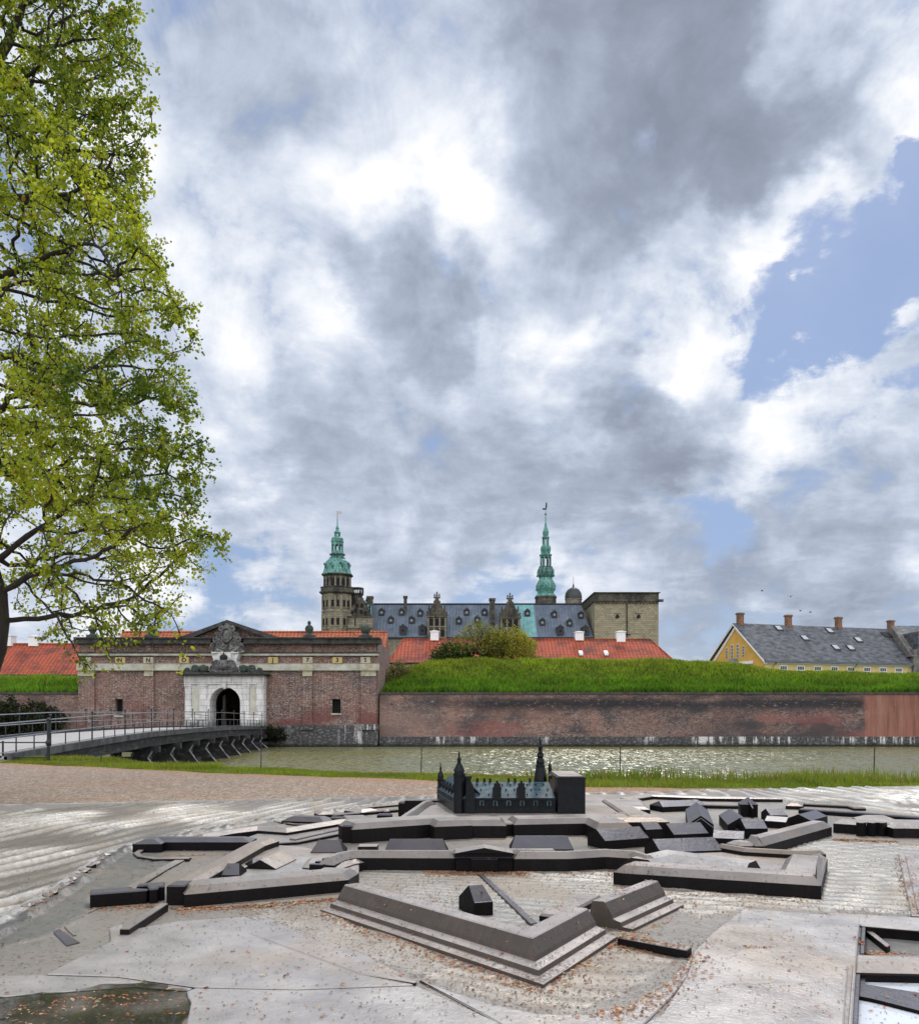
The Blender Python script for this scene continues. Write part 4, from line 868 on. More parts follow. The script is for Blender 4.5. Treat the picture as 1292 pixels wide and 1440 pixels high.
# ---- towers: generic lathe in pixels of the photograph's scale
def lprof(rows, k, base): return [(r * k, (base - y) * k) for r, y in rows]
def tower_top_left(parent, cx, cy, zb, k, ks, M_c, M_d, M_s, seg=8, fine=True):
    """domed tower above its balcony; k = metres per photo pixel (height), ks = for radius"""
    def lt(rows, mat, nm, sg=seg, par=parent, rot=math.pi/8):
        b = MB(); b.lathe([(r*ks, (805 - y)*k) for r, y in rows], (cx, cy, zb), sg, rot); return b.build(nm, mat, par)
    dome = lt([(22.5, 806), (22.8, 804.6), (20.5, 801), (19, 796), (18.2, 790), (16, 785.5), (12.5, 782.5), (11.5, 781.5)], M_c, 'dome')
    if fine:
        b = MB()
        for a in range(8):
            t = a * math.pi / 4 + math.pi/8
            for rr_, y_ in ((19.3, 790), (18.8, 794)): b.ball((cx + rr_*.97*ks*math.cos(t + (.15 if y_ == 794 else 0)), cy + rr_*.97*ks*math.sin(t + (.15 if y_ == 794 else 0)), zb + (805-y_)*k), 1.5*ks, 6, 1.6)
        b.build('dome_ornament', M_d, dome)
    lt([(11.8, 781.5), (11.8, 780.2), (9.5, 780), (9.5, 776.5), (11.6, 776.2), (11.6, 774.8), (9, 774.5)], M_d, 'balustrade')
    b = MB()
    for a in range(8):
        t = a*math.pi/4 + math.pi/8; b.tube((cx + 7.6*ks*math.cos(t), cy + 7.6*ks*math.sin(t), zb + (805-775)*k), (cx + 7.6*ks*math.cos(t), cy + 7.6*ks*math.sin(t), zb + (805-758)*k), 1.15*ks, 1.15*ks, 6)
    b.lathe([(8.6*ks, (805-775)*k), (8.6*ks, (805-771)*k), (3*ks, (805-770.5)*k)], (cx, cy, zb), 8, math.pi/8)
    b.lathe([(3*ks, (805-763)*k), (8.4*ks, (805-762)*k), (8.4*ks, (805-758)*k), (9.4*ks, (805-757.6)*k), (9.4*ks, (805-756)*k)], (cx, cy, zb), 8, math.pi/8); b.build('lantern', M_c, parent)
    lt([(8.6, 756), (8.8, 753), (7.6, 751.5), (4.6, 750)], M_c, 'lantern_cap')
    b = MB()
    for a in range(6):
        t = a*math.pi/3; b.tube((cx + 3.6*ks*math.cos(t), cy + 3.6*ks*math.sin(t), zb + (805-750)*k), (cx + 3.6*ks*math.cos(t), cy + 3.6*ks*math.sin(t), zb + (805-744)*k), .8*ks, .8*ks, 5)
    b.build('upper_lantern', M_c, parent)
    lt([(4.9, 744.4), (4.6, 743), (3.0, 741.8), (2.0, 739.5), (2.7, 737.5), (1.6, 735.5), (.9, 733), (.45, 722), (.35, 713)], M_c, 'spire', 8)
def spire_right(parent, cx, cy, zb, k, ks, M_c, M_d, M_s, seg=8):
    B0 = 838.0
    def lt(rows, mat, nm, sg=seg, rot=math.pi/8):
        b = MB(); b.lathe([(r*ks, (B0 - y)*k) for r, y in rows], (cx, cy, zb), sg, rot); return b.build(nm, mat, parent, smooth=False)
    lt([(15.5, 854), (15.2, 842), (16.2, 841.5), (16.2, 839.5), (15, 839)], M_s, 'spire_base')
    lt([(15, 839), (14.4, 837), (11.5, 835), (12.5, 832), (14.3, 828), (14.6, 824), (13, 820), (10, 815.5), (9.6, 813)], M_c, 'lower_bulb')
    lt([(9.6, 813), (11.8, 809), (12.8, 805), (12, 801), (9.8, 798.5), (10.3, 797.3), (8.6, 796.8)], M_d, 'middle_bulb')
    b = MB()
    for a in range(8):
        t = a*math.pi/4 + math.pi/8; b.tube((cx + 6.9*ks*math.cos(t), cy + 6.9*ks*math.sin(t), zb + (B0-797.5)*k), (cx + 6.9*ks*math.cos(t), cy + 6.9*ks*math.sin(t), zb + (B0-782.5)*k), 1.3*ks, 1.3*ks, 6)
        for (rr_, y_) in ((12.6, 807), (14, 826)): b.tube((cx + rr_*ks*math.cos(t), cy + rr_*ks*math.sin(t), zb + (B0-y_-4)*k), (cx + rr_*.78*ks*math.cos(t), cy + rr_*.78*ks*math.sin(t), zb + (B0-y_+9)*k), 1.0*ks, .35*ks, 5)
    b.lathe([(3*ks, (B0-785)*k), (7.6*ks, (B0-784)*k), (7.6*ks, (B0-782)*k)], (cx, cy, zb), 8, math.pi/8)
    b.build('open_lantern', M_d, parent)
    lt([(7.8, 782.5), (9.1, 781.5), (9.1, 780), (6.4, 779), (6.9, 776.5), (7.6, 773), (7.3, 769.5), (5.4, 766.8)], M_c, 'upper_bulb')
    b = MB()
    for a in range(6):
        t = a*math.pi/3; b.tube((cx + 3.7*ks*math.cos(t), cy + 3.7*ks*math.sin(t), zb + (B0-767)*k), (cx + 3.7*ks*math.cos(t), cy + 3.7*ks*math.sin(t), zb + (B0-757)*k), 1.0*ks, 1.0*ks, 5)
    b.build('small_lantern', M_c, parent)
    lt([(5.2, 757.2), (5.6, 755.5), (3.6, 754.2), (4.3, 751.5), (4.6, 748.5), (3.2, 745), (2.0, 741), (1.1, 734), (.5, 726), (.5, 724.6), (1.6, 723.6), (1.6, 722.2), (.4, 721.2), (.35, 712)], M_c, 'spire', 8)

# left round tower
tx = cxx(471, 196); ty = 196 + 4.0; k = 196 / F
def tz(y): return EYE + (HY - y) * k
b = MB()
b.lathe([(23.2*k, GZ), (23.2*k, tz(888)), (23.8*k, tz(887.8)), (23.8*k, tz(885.5)), (23*k, tz(885)), (22.7*k, tz(860)), (23.3*k, tz(859.5)), (23.3*k, tz(857.8)), (22.4*k, tz(857)), (22.2*k, tz(834))], (tx, ty, 0), 8, math.pi/8)
tower = b.build('round_tower', M_SAND, castle)
b = MB(); b.lathe([(22.2*k, tz(834)), (26.5*k, tz(831.5)), (26.5*k, tz(829.8)), (24.2*k, tz(829.5)), (24.2*k, tz(824.2)), (25*k, tz(823.8)), (25*k, tz(823)), (20.8*k, tz(822.9))], (tx, ty, 0), 8, math.pi/8); b.build('balcony', M_SAND_D, castle)
b = MB(); b.lathe([(20.5*k, tz(830)), (20.3*k, tz(808)), (22.2*k, tz(806.5)), (23.4*k, tz(805.8)), (23.4*k, tz(804.6))], (tx, ty, 0), 8, math.pi/8); b.build('upper_drum', M_SAND_D, castle)
# windows on the octagon faces (facets facing the camera)
def facet(cx, cy, r_ap, ang, u, z0, z1, w, d=.05, dd=.12):
    """box lying on an octagon facet; ang of facet normal"""
    n = Vector((math.cos(ang), math.sin(ang), 0)); t = Vector((-math.sin(ang), math.cos(ang), 0)); c = Vector((cx, cy, 0)) + n * r_ap + t * u
    q = MB(); pts = [(c + t*a_*w/2 + n*e) for e in (-dd, d) for a_ in (-1, 1)]
    q.loft([[(p.x, p.y, z0) for p in (pts[0], pts[1], pts[3], pts[2])], [(p.x, p.y, z1) for p in (pts[0], pts[1], pts[3], pts[2])]]); return q
ap = math.cos(math.pi/8)
for fa in (-math.pi/2, -math.pi/2 - math.pi/4, -math.pi/2 + math.pi/4):
    for (ya, yb_, r_) in ((856, 839, 22.4), (882, 865, 22.9)):
        for u in (-.62, .62):
            zl, zh = tz(ya) + .6, tz(yb_) - .6
            q = facet(tx, ty, r_*k*ap, fa, u, zl, zh, .62); w_ = q.build('window', M_DARK, castle)
            q = facet(tx, ty, r_*k*ap, fa, u, zl - .25, zl - .02, .9, .2); q.build('sill', M_SAND, w_)
    for u in (-.6, .6):
        q = facet(tx, ty, 20.4*k*ap, fa, u, tz(823), tz(812), .62); q.build('window', M_DARK, castle)
        q = facet(tx, ty, 20.4*k*ap, fa, u + .58, tz(823), tz(809), .35, .2); q.build('pilaster', M_SAND, castle)
    for u in (-1.3, 0, 1.3):
        q = facet(tx, ty, 22.4*k*ap, fa, u, tz(856), tz(836), .22, .12); q.build('pilaster', M_SAND_T, castle)
        q = facet(tx, ty, 22.9*k*ap, fa, u, tz(884), tz(862), .22, .12); q.build('pilaster', M_SAND_T, castle)
tower_top_left(castle, tx, ty, tz(805), k, k, M_VERD, M_VERD_D, M_SAND_D)
M_FLAG = simple('pale_flag', (.6, .45, .43), .8, .2, 3)
b = MB(); b.box(tx + .05, tx + 1.0, ty - .03, ty + .03, tz(717), tz(713)); b.build('vane', M_FLAG, castle)
# stair turret, the gable cluster and the low block between tower and wing
b = MB(); x = cxx(500.5, 199); b.lathe([(8.2*k, GZ), (8.2*k, tz(834)), (10.2*k, tz(832)), (10.2*k, tz(830.5))], (x, 201, 0), 8, math.pi/8); b.build('stair_turret', M_SAND_D, castle)
b = MB()
for a in range(12): t = a*math.pi/6; b.tube((x + 9.2*k*math.cos(t), 201 + 9.2*k*math.sin(t), tz(830.5)), (x + 9.2*k*math.cos(t), 201 + 9.2*k*math.sin(t), tz(823)), .12, .12, 5)
b.lathe([(9.6*k, tz(823.8)), (9.6*k, tz(822.4)), (8.6*k, tz(822.3))], (x, 201, 0), 12); b.build('turret_balustrade', M_SAND_D, castle)
Yb = 197.0
b = MB(); b.box(cxx(489, Yb), cxx(523, Yb), Yb, Yb + 10, GZ, czz(867, Yb)); b.build('low_block', M_SAND, castle)
b = MB(); b.box(cxx(489, Yb) - .2, cxx(523.5, Yb) + .2, Yb - .3, Yb, czz(868, Yb), czz(866.3, Yb)); b.box(cxx(489, Yb) - .2, cxx(523.5, Yb) + .2, Yb - .25, Yb, czz(884.5, Yb), czz(883, Yb)); b.build('string_course', M_SAND_D, castle)
b = MB(); b.box(cxx(498.6, Yb), cxx(500.2, Yb), Yb - .06, Yb + .1, czz(880, Yb), czz(869, Yb)); b.build('window', M_DARK, castle)
b = MB(); Yc = 198.5
poly = [(492, 866), (522, 866), (521, 862), (518, 860), (517, 853), (514, 850), (512.5, 844), (510, 843), (510, 840), (503, 840), (503, 843), (500, 848), (497, 850), (494, 856)]
b.slabxz([(cxx(p[0], Yc), czz(p[1], Yc)) for p in poly], Yc, Yc + 2); b.build('stepped_gable', M_SAND_D, castle)
b = MB()
for (px, py, r_) in ((506.5, 841, 1.2), (497, 850, .9), (515, 852, .8), (519.5, 861, .8), (493, 857, .8)): b.lathe([(r_*k*1.2, 0), (r_*k*1.4, .5), (.1, .9), (.25, 1.3), (.02, 2.0)], (cxx(px, Yc), Yc + .5, czz(py, Yc)), 6)
for (px, py) in ((495, 861), (500, 858), (508, 860), (514, 862), (502, 851), (509, 851)): b.box(cxx(px, Yc) - .35, cxx(px, Yc) + .35, Yc - .06, Yc + .1, czz(py + 3.4, Yc), czz(py - 2.4, Yc))
b.build('gable_windows', M_DARK, castle)
b = MB(); b.slabxz([(cxx(512, 201), czz(867, 201)), (cxx(522, 201), czz(867, 201)), (cxx(521, 201), czz(851, 201)), (cxx(514, 201), czz(849, 201))], 201, 204); b.build('copper_roof_patch', M_VSHEET, castle)
# spire tower, little domed turret
kx = 212 / F; sx_ = cxx(767, 212)
spire_right(castle, sx_, 212, EYE + (HY - 838) * kx, kx, kx, M_VERD, M_VERD_D, M_SAND_D)
b = MB(); zt_ = EYE + (HY - 716) * kx; b.loft([[(sx_ - .10, 211.95, zt_ + .1), (sx_ + .35, 211.95, zt_ + .4), (sx_ + .35, 211.95, zt_ + 1.6), (sx_ + .05, 211.95, zt_ + 1.7)], [(sx_ - .10, 212.05, zt_ + .1), (sx_ + .35, 212.05, zt_ + .4), (sx_ + .35, 212.05, zt_ + 1.6), (sx_ + .05, 212.05, zt_ + 1.7)]])
b.box(sx_ - .75, sx_ + .2, 211.95, 212.05, zt_ - .15, zt_ + .25); b.build('vane', M_BLACK, castle)
b = MB(); x = cxx(806, 212); b.lathe([(11.6*kx, 20), (11.6*kx, EYE + (HY-844)*kx), (12.4*kx, EYE + (HY-843.6)*kx), (12.4*kx, EYE + (HY-842.6)*kx)], (x, 212, 0), 12); b.build('turret_drum', M_SAND, castle)
b = MB(); b.lathe([(11.8*kx, 0), (12.2*kx, .6), (11.2*kx, 1.5), (8.4*kx, 2.3), (4*kx, 2.8), (1.2*kx, 3.0), (1.2*kx, 3.5), (.3*kx, 3.8), (.25*kx, 5.6)], (x, 212, EYE + (HY-842.6)*kx), 12); b.build('turret_dome', simple('dark_dome_lead', (.03, .04, .042), .5, .4, 2), castle, smooth=True)
# square tower
x0, x1 = cxx(836, 199), cxx(925.5, 199); zt_ = czz(846, 199)
b = MB(); b.box(x0, x1, 199, 222, GZ, zt_); b.build('square_tower', M_SAND_T, castle)
b = MB(); b.box(x0 - .25, x1 + .25, 198.5, 222.5, zt_ + .002, zt_ + .5); b.box(x0 - .05, x1 + .05, 198.9, 222.1, zt_ + .5, czz(834, 199)); b.box(x1, x1 + 1.0, 198.2, 199, zt_ - .1, zt_ + .45)
for kx_ in np.arange(x0, x1, .8): b.box(kx_, kx_ + .38, 198.6, 198.95, zt_ - .45, zt_ + .001)
b.box(x0 - .3, x1 + .3, 198.4, 222.6, czz(834, 199), czz(833, 199)); b.build('parapet', M_SAND_D, castle)
b = MB(); xd = cxx(881, 199); b.box(xd - .13, xd + .13, 198.8, 198.995, czz(896, 199), czz(848, 199)); b.box(xd - .3, xd + .9, 198.8, 198.995, czz(893, 199), czz(891.6, 199)); b.build('downpipe', M_BLACK, castle)
M_HOLE = simple('shadowed_loophole', (.01, .01, .01), .9, .2, 2)
for px in (867.5, 897.5):
    b = MB(); c_ = (cxx(px, 199), czz(867, 199)); n = 9
    b.slabxz([(c_[0] + (.45 + .12*math.sin(j*2.7))*math.cos(2*math.pi*j/n), c_[1] + (.5 + .15*math.cos(j*3.1))*math.sin(2*math.pi*j/n)) for j in range(n)], 198.93, 199.1); b.build('loophole', M_HOLE, castle)
    b = MB(); b.box(c_[0]-.8, c_[0]+.8, 198.95, 198.998, c_[1]+.6, c_[1]+.75); b.build('relieving_stone', M_SAND_D, castle)
# ------------------------------------------------------------------ bronze relief model of the fortress
def bronze(name, top, side, rough_t, rough_s, spots=True, scale=14, fine=0.0, metal=.35, up0=.25, up1=.8):
    """dark cast bronze; dust plus painted sky light on faces that look up, sides painted dark"""
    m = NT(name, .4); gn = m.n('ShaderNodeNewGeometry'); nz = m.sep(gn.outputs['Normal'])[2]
    up = m.rng(nz, up0, up1)  # light and shade by facing put into colour: pale dusty tops, near-black sides
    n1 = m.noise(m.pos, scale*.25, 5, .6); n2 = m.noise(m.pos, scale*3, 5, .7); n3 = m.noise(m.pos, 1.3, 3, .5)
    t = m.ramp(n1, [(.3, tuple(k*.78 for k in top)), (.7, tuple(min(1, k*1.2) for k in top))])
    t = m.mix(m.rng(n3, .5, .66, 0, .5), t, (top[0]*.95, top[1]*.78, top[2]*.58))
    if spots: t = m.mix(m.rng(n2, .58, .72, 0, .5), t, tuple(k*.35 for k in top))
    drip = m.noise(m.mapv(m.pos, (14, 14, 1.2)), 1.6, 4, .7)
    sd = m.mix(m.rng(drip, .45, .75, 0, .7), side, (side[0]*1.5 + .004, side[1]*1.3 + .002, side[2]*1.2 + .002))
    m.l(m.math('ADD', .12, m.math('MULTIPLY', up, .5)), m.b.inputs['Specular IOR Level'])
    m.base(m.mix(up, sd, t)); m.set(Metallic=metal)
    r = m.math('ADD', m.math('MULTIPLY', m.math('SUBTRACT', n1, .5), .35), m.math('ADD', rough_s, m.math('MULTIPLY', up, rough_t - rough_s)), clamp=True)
    m.l(r, m.b.inputs['Roughness'])
    bv = m.n('ShaderNodeBevel'); bv.samples = 2; bv.inputs['Radius'].default_value = .006
    m.bump(m.math('ADD', m.noise(m.pos, 60, 4, .7), m.math('MULTIPLY', m.noise(m.pos, 9, 3), 1.8)), .003 + fine, .8, normal=bv.outputs[0])
    return m.m
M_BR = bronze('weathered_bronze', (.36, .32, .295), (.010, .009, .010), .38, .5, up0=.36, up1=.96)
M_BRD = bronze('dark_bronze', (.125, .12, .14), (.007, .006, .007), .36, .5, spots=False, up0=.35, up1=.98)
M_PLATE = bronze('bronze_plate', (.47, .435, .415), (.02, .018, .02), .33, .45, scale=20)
M_CAST = NT('castle_bronze', .42); n = M_CAST.noise(M_CAST.pos, 24, 5, .65)
M_CAST.base(M_CAST.ramp(n, [(.35, (.003, .003, .005)), (.6, (.005, .007, .010)), (.80, (.014, .024, .03))])); M_CAST.set(Metallic=.0); M_CAST.b.inputs['Specular IOR Level'].default_value = .22; M_CAST.bump(M_CAST.noise(M_CAST.pos, 90, 3), .002); M_CAST = M_CAST.m
M_BLUE = NT('blue_green_bronze', .42); n = M_BLUE.noise(M_BLUE.pos, 22, 5, .7)
M_BLUE.base(M_BLUE.ramp(n, [(.32, (.012, .026, .036)), (.5, (.035, .068, .09)), (.72, (.09, .155, .19))])); M_BLUE.set(Metallic=.15, Roughness=.6); M_BLUE.bump(n, .002); M_BLUE = M_BLUE.m

rel = thing('relief_model', (0, 5, 0), 'huge low bronze relief model of the fortress with ramparts, houses and small castle', 'relief model')
def tp(pts, h): return [T(x, y, h) for x, y in pts]
def area(poly): return .5 * sum(a[0]*b[1] - b[0]*a[1] for a, b in zip(poly, poly[1:] + poly[:1]))
def ccw(poly): return poly if area(poly) > 0 else poly[::-1]
def clean(poly, tol=.004):
    out = []
    for p in poly:
        if not out or math.dist(p, out[-1]) > tol: out.append(p)
    return out
def inset(poly, d):
    n = len(poly); out = []
    for i in range(n):
        p0, p1, p2 = Vector(poly[i-1]), Vector(poly[i]), Vector(poly[(i+1) % n])
        e1 = (p1 - p0).normalized(); e2 = (p2 - p1).normalized(); n1 = Vector((-e1.y, e1.x)); n2 = Vector((-e2.y, e2.x))
        s = (n1 + n2); l = max(.35, s.length_squared / 2); out.append(tuple(p1 + s / l * d) if s.length > 1e-5 else tuple(p1 + n1 * d))
    return out
def block(poly, h, c=.02, cw=None, z0=0.0, name='rampart', mat=None, par=None, taper=0.0):
    """chamfered block over a footprint (metres); vertical sides to h-c, then a bevel of width cw"""
    poly = ccw(clean(poly)); cw = c if cw is None else cw; b = MB()
    r = [[(p[0], p[1], TZ + z0) for p in poly], [(p[0], p[1], TZ + h - c) for p in (inset(poly, taper) if taper else poly)]]
    if cw > 0: r.append([(p[0], p[1], TZ + h) for p in inset(poly, cw + taper)])
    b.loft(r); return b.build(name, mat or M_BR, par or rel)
def offset_line(path, w):
    """points moved w to the left of the direction of travel"""
    out = []
    for i, p in enumerate(path):
        p = Vector(p); a = Vector(path[max(0, i-1)]); c = Vector(path[min(len(path)-1, i+1)])
        e1 = (p - a).normalized() if i > 0 else (c - p).normalized(); e2 = (c - p).normalized() if i < len(path)-1 else e1
        n1 = Vector((-e1.y, e1.x)); n2 = Vector((-e2.y, e2.x)); s = n1 + n2; l = max(.4, s.length_squared/2); out.append(tuple(p + s/l*w))
    return out
def band(px, w, h, c=.02, cw=None, name='rampart', mat=None, hp=None, par=None):
    """px: outer rim in photo pixels taken at height h-c, travelling left to right; w metres towards the far side"""
    path = tp(px, (h - c) if hp is None else hp); return block(path + offset_line(path, w)[::-1], h, c, cw, name=name, mat=mat, par=par)

# -- the table: plinth and rippled plate
NL = T(-40, 1134.5); slope_ = .2069
def far_y(x): return 7.67 + slope_ * (x + 4.13)
tb = MB(); X0, X1, Y0 = -6.4, 6.9, 1.25
tb.prism([(X0, Y0), (X1, Y0), (X1, far_y(X1)), (X0, far_y(X0))], 0.0, TZ - .035); tb.build('plinth', simple('granite_plinth', (.16, .155, .15), .8, .3, 8, bump=.01), rel)
def in_poly(X, Y, poly):
    ins = np.zeros(X.shape, bool); n = len(poly)
    for i in range(n):
        x1, y1 = poly[i]; x2, y2 = poly[(i+1) % n]
        if y1 == y2: continue
        c = ((y1 > Y) != (y2 > Y)) & (X < (x2 - x1) * (Y - y1) / (y2 - y1) + x1); ins ^= c
    return ins
def ridge(x, y, ang, wl, seed, sharp=2.0, warp=.5):
    a = x*math.cos(ang) + y*math.sin(ang); q = vnoise(x + 50, y + 50, 1.1, seed) * warp + vnoise(x + 50, y + 50, 3.1, seed + 1) * warp * .35
    s = .5 + .5*np.sin(2*np.pi*(a/wl + q*3)); return s ** sharp * (.35 + .9*vnoise(x + 50, y + 50, 2.3, seed + 2))
def saw(x, y, ang, wl, seed, warp):
    a = x*math.cos(ang) + y*math.sin(ang); q = vnoise(x + 50, y*.6 + 50, 1.3, seed)*warp + vnoise(x + 50, y + 50, 4.5, seed+1)*warp*.16
    p = (a/wl + q*3) % 1.0; return (p**1.6) * (1 - sstep(.80, 1.0, p)) * 1.5 * np.clip(1.3*vnoise(x*1.6 + 50, y*.8 + 50, 2.0, seed+2) + .15, .4, 1.1)
def line_d(X, Y, poly):
    d = np.full(X.shape, 9.0)
    for a, b in zip(poly, poly[1:]):
        a = np.array(a); b = np.array(b); ab = b - a; t = np.clip(((X - a[0])*ab[0] + (Y - a[1])*ab[1]) / ab.dot(ab), 0, 1)
        d = np.minimum(d, np.hypot(X - a[0] - t*ab[0], Y - a[1] - t*ab[1]))
    return d
SHORE = tp([(-60, 1345), (28, 1292), (75, 1262), (110, 1240), (140, 1215), (165, 1200), (215, 1186), (290, 1170), (360, 1158), (440, 1146), (540, 1133), (620, 1124)], 0)
SEA_L = [(-9, 1.0)] + [(-9, 12)] + [(SHORE[-1][0], 12)] + SHORE[::-1]
SEA_R = tp([(820, 1117), (1000, 1118), (1100, 1126), (1180, 1136), (1292, 1147), (1420, 1160)], 0) + [(9, 9), (9, 14), (0.9, 14)]
MOAT_R = tp([(1000, 1200), (1172, 1178), (1292, 1190), (1400, 1210), (1400, 1290), (1212, 1283), (1060, 1275), (985, 1290), (900, 1262), (820, 1250), (700, 1225), (860, 1228)], 0)
MOAT_L = tp([(505, 1222), (640, 1228), (720, 1228), (700, 1255), (640, 1268), (560, 1262), (500, 1262), (440, 1282), (360, 1280), (250, 1278), (500, 1260)], 0)
MOAT_F = tp([(420, 1270), (470, 1285), (760, 1392), (870, 1325), (960, 1335), (985, 1330), (870, 1400), (800, 1425), (720, 1410), (600, 1375), (420, 1310), (350, 1290)], 0)
RAVI = tp([(510, 1262), (745, 1316), (860, 1290), (960, 1270), (900, 1245), (650, 1230)], 0)
POOL = tp([(1204, 1369), (1292, 1371), (1420, 1375), (1420, 1600), (1196, 1600)], 0); SLOT = tp([(1212, 1303), (1420, 1320), (1420, 1342), (1210, 1342)], 0)
PUD = tp([(-120, 1412), (0, 1402), (60, 1398), (130, 1392), (190, 1386), (240, 1384), (262, 1392), (268, 1410), (262, 1440), (240, 1500), (-100, 1520)], 0)
st = .018; gxs = np.arange(X0, X1 + st, st); n_y = 400
ts = np.linspace(0, 1, n_y) ** 1.25
GX, GT = np.meshgrid(gxs, ts); GYY = Y0 + (far_y(GX) - Y0) * GT
h = np.zeros(GX.shape) + .0012 * vnoise(GX + 50, GYY + 50, 9, 40)
mL = in_poly(GX, GYY, SEA_L) & ~((GX < T(60, 1160)[0]) & (GYY > T(60, 1160)[1]) & (GYY > 6.6 + .9*(GX + 4.5)))
sea = .026 * saw(GX, GYY, -.30, .155, 21, .62)
dsh = line_d(GX, GYY, SHORE); fade = np.clip(dsh / .10, 0, 1)
h = np.where(mL, sea * fade - .012 * fade, h)
rocks = (dsh < .055) & (GX < T(640, 1124)[0]); jag = vnoise(GX + 50, GYY + 50, 22, 31) * .026 + vnoise(GX+50, GYY+50, 50, 33) * .012
h = np.where(rocks, jag + .004, h)
mR = in_poly(GX, GYY, SEA_R); h = np.where(mR, .026 * ridge(GX, GYY, .35, .20, 51, 2.4, .8) + .008 * ridge(GX, GYY, .1, .11, 55, 1.8, .9) - .006, h)
mm = in_poly(GX, GYY, MOAT_R); h = np.where(mm, .010 * ridge(GX, GYY, 1.30, .085, 61, 1.6, .75) + .005 * ridge(GX, GYY, .5, .12, 65, 1, .8) - .004, h)
ml = in_poly(GX, GYY, MOAT_L); h = np.where(ml, .006 * ridge(GX, GYY, 1.4, .07, 71, 1.5, .8) - .003, h)
mf = in_poly(GX, GYY, MOAT_F); h = np.where(mf, .012 * vnoise(GX + 50, GYY + 50, 8, 81) + .006 * ridge(GX, GYY, .9, .10, 83, 1.5, 1.1) - .007, h)
rv = in_poly(GX, GYY, RAVI); h = np.where(rv, .007 * ridge(GX, GYY, 1.25, .075, 85, 1.5, .9) + .004 * vnoise(GX + 50, GYY + 50, 12, 87) - .004, h)
# rough ground inside the shore on the left
LAND = tp([(28, 1292), (75, 1262), (110, 1240), (165, 1200), (215, 1186), (290, 1170), (440, 1146), (540, 1133), (400, 1160), (230, 1180), (195, 1200), (270, 1206), (183, 1254), (126, 1262), (120, 1290), (60, 1320), (-60, 1345)], 0)
ld = in_poly(GX, GYY, LAND) & ~rocks; h = np.where(ld, .009 * vnoise(GX + 50, GYY + 50, 30, 91) + .002, h)
pl = in_poly(GX, GYY, POOL); sl = in_poly(GX, GYY, SLOT); pd = in_poly(GX, GYY, PUD)
h = np.where(pl, -.05, h); h = np.where(sl, -.085, h); h = np.where(pd, h - .006 * np.clip(line_d(GX, GYY, PUD + PUD[:1]) / .05, 0, 1), h)
nY, nX = GX.shape; ii = np.arange(nY*nX).reshape(nY, nX); fq = np.stack([ii[:-1, :-1], ii[:-1, 1:], ii[1:, 1:], ii[1:, :-1]], -1).reshape(-1, 4)
GV = np.stack([GX.ravel(), GYY.ravel(), (TZ + h).ravel()], -1) - np.array(ORG[rel.name])
def tint_of(mask, rgb, base): return np.where(mask[..., None], np.array(rgb), base)
tn = np.ones(GX.shape + (3,)) * np.array([.29, .26, .23])
tn = tint_of(mL, (.20, .185, .165), tn); tn = tint_of(mR, (.30, .265, .23), tn); tn = tint_of(mm | ml, (.36, .325, .28), tn); tn = tint_of(mf, (.40, .355, .31), tn)
tn = tint_of(ld, (.19, .18, .165), tn); tn = tint_of(rocks, (.14, .135, .13), tn); tn = tint_of(pl | sl, (.03, .03, .032), tn)
tn = tn * (.85 + .3*vnoise(GX + 50, GYY + 50, 1.7, 95))[..., None]
# crest highlights of the cast water painted as pale tint, hollows beige
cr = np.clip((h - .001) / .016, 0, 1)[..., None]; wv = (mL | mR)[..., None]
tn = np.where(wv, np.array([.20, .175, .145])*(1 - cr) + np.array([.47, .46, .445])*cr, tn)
cm = np.clip((h + .004) / .008, 0, 1)[..., None]; tn = np.where((mm | ml | rv)[..., None], np.array([.27, .24, .20])*(1 - cm) + np.array([.41, .39, .36])*cm, tn)  # moat ripple highlights painted pale the same way
gp = NT('cast_bronze_ground', .4); a = gp.attr(); n2 = gp.noise(gp.pos, 55, 5, .7); n1 = gp.noise(gp.pos, 2.2, 4, .6)
c = gp.mix(gp.rng(n2, .55, .66, 0, .65), a, (.05, .042, .035)); c = gp.mix(gp.rng(n1, .50, .66, 0, .6), c, (.27, .215, .155))
gp.base(c); gp.set(Metallic=.2); gp.l(gp.rng(n1, .3, .7, .27, .50), gp.b.inputs['Roughness']); gp.bump(gp.math('ADD', n2, gp.math('MULTIPLY', gp.noise(gp.pos, 16, 4), 1.3)), .004, .8)
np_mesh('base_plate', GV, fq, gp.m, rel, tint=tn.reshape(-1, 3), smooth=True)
# edge of the plate
b = MB(); b.prism([(X0-.01, Y0), (X1+.01, Y0), (X1+.01, Y0-.015), (X0-.01, Y0-.015)], TZ-.035, TZ+.004); b.prism([(X0-.01, far_y(X0)), (X1+.01, far_y(X1)), (X1+.01, far_y(X1)+.012), (X0-.01, far_y(X0)+.012)], TZ-.035, TZ+.010); b.build('plate_edge', simple('worn_edge', (.42, .40, .38), .6, .3, 6), rel)

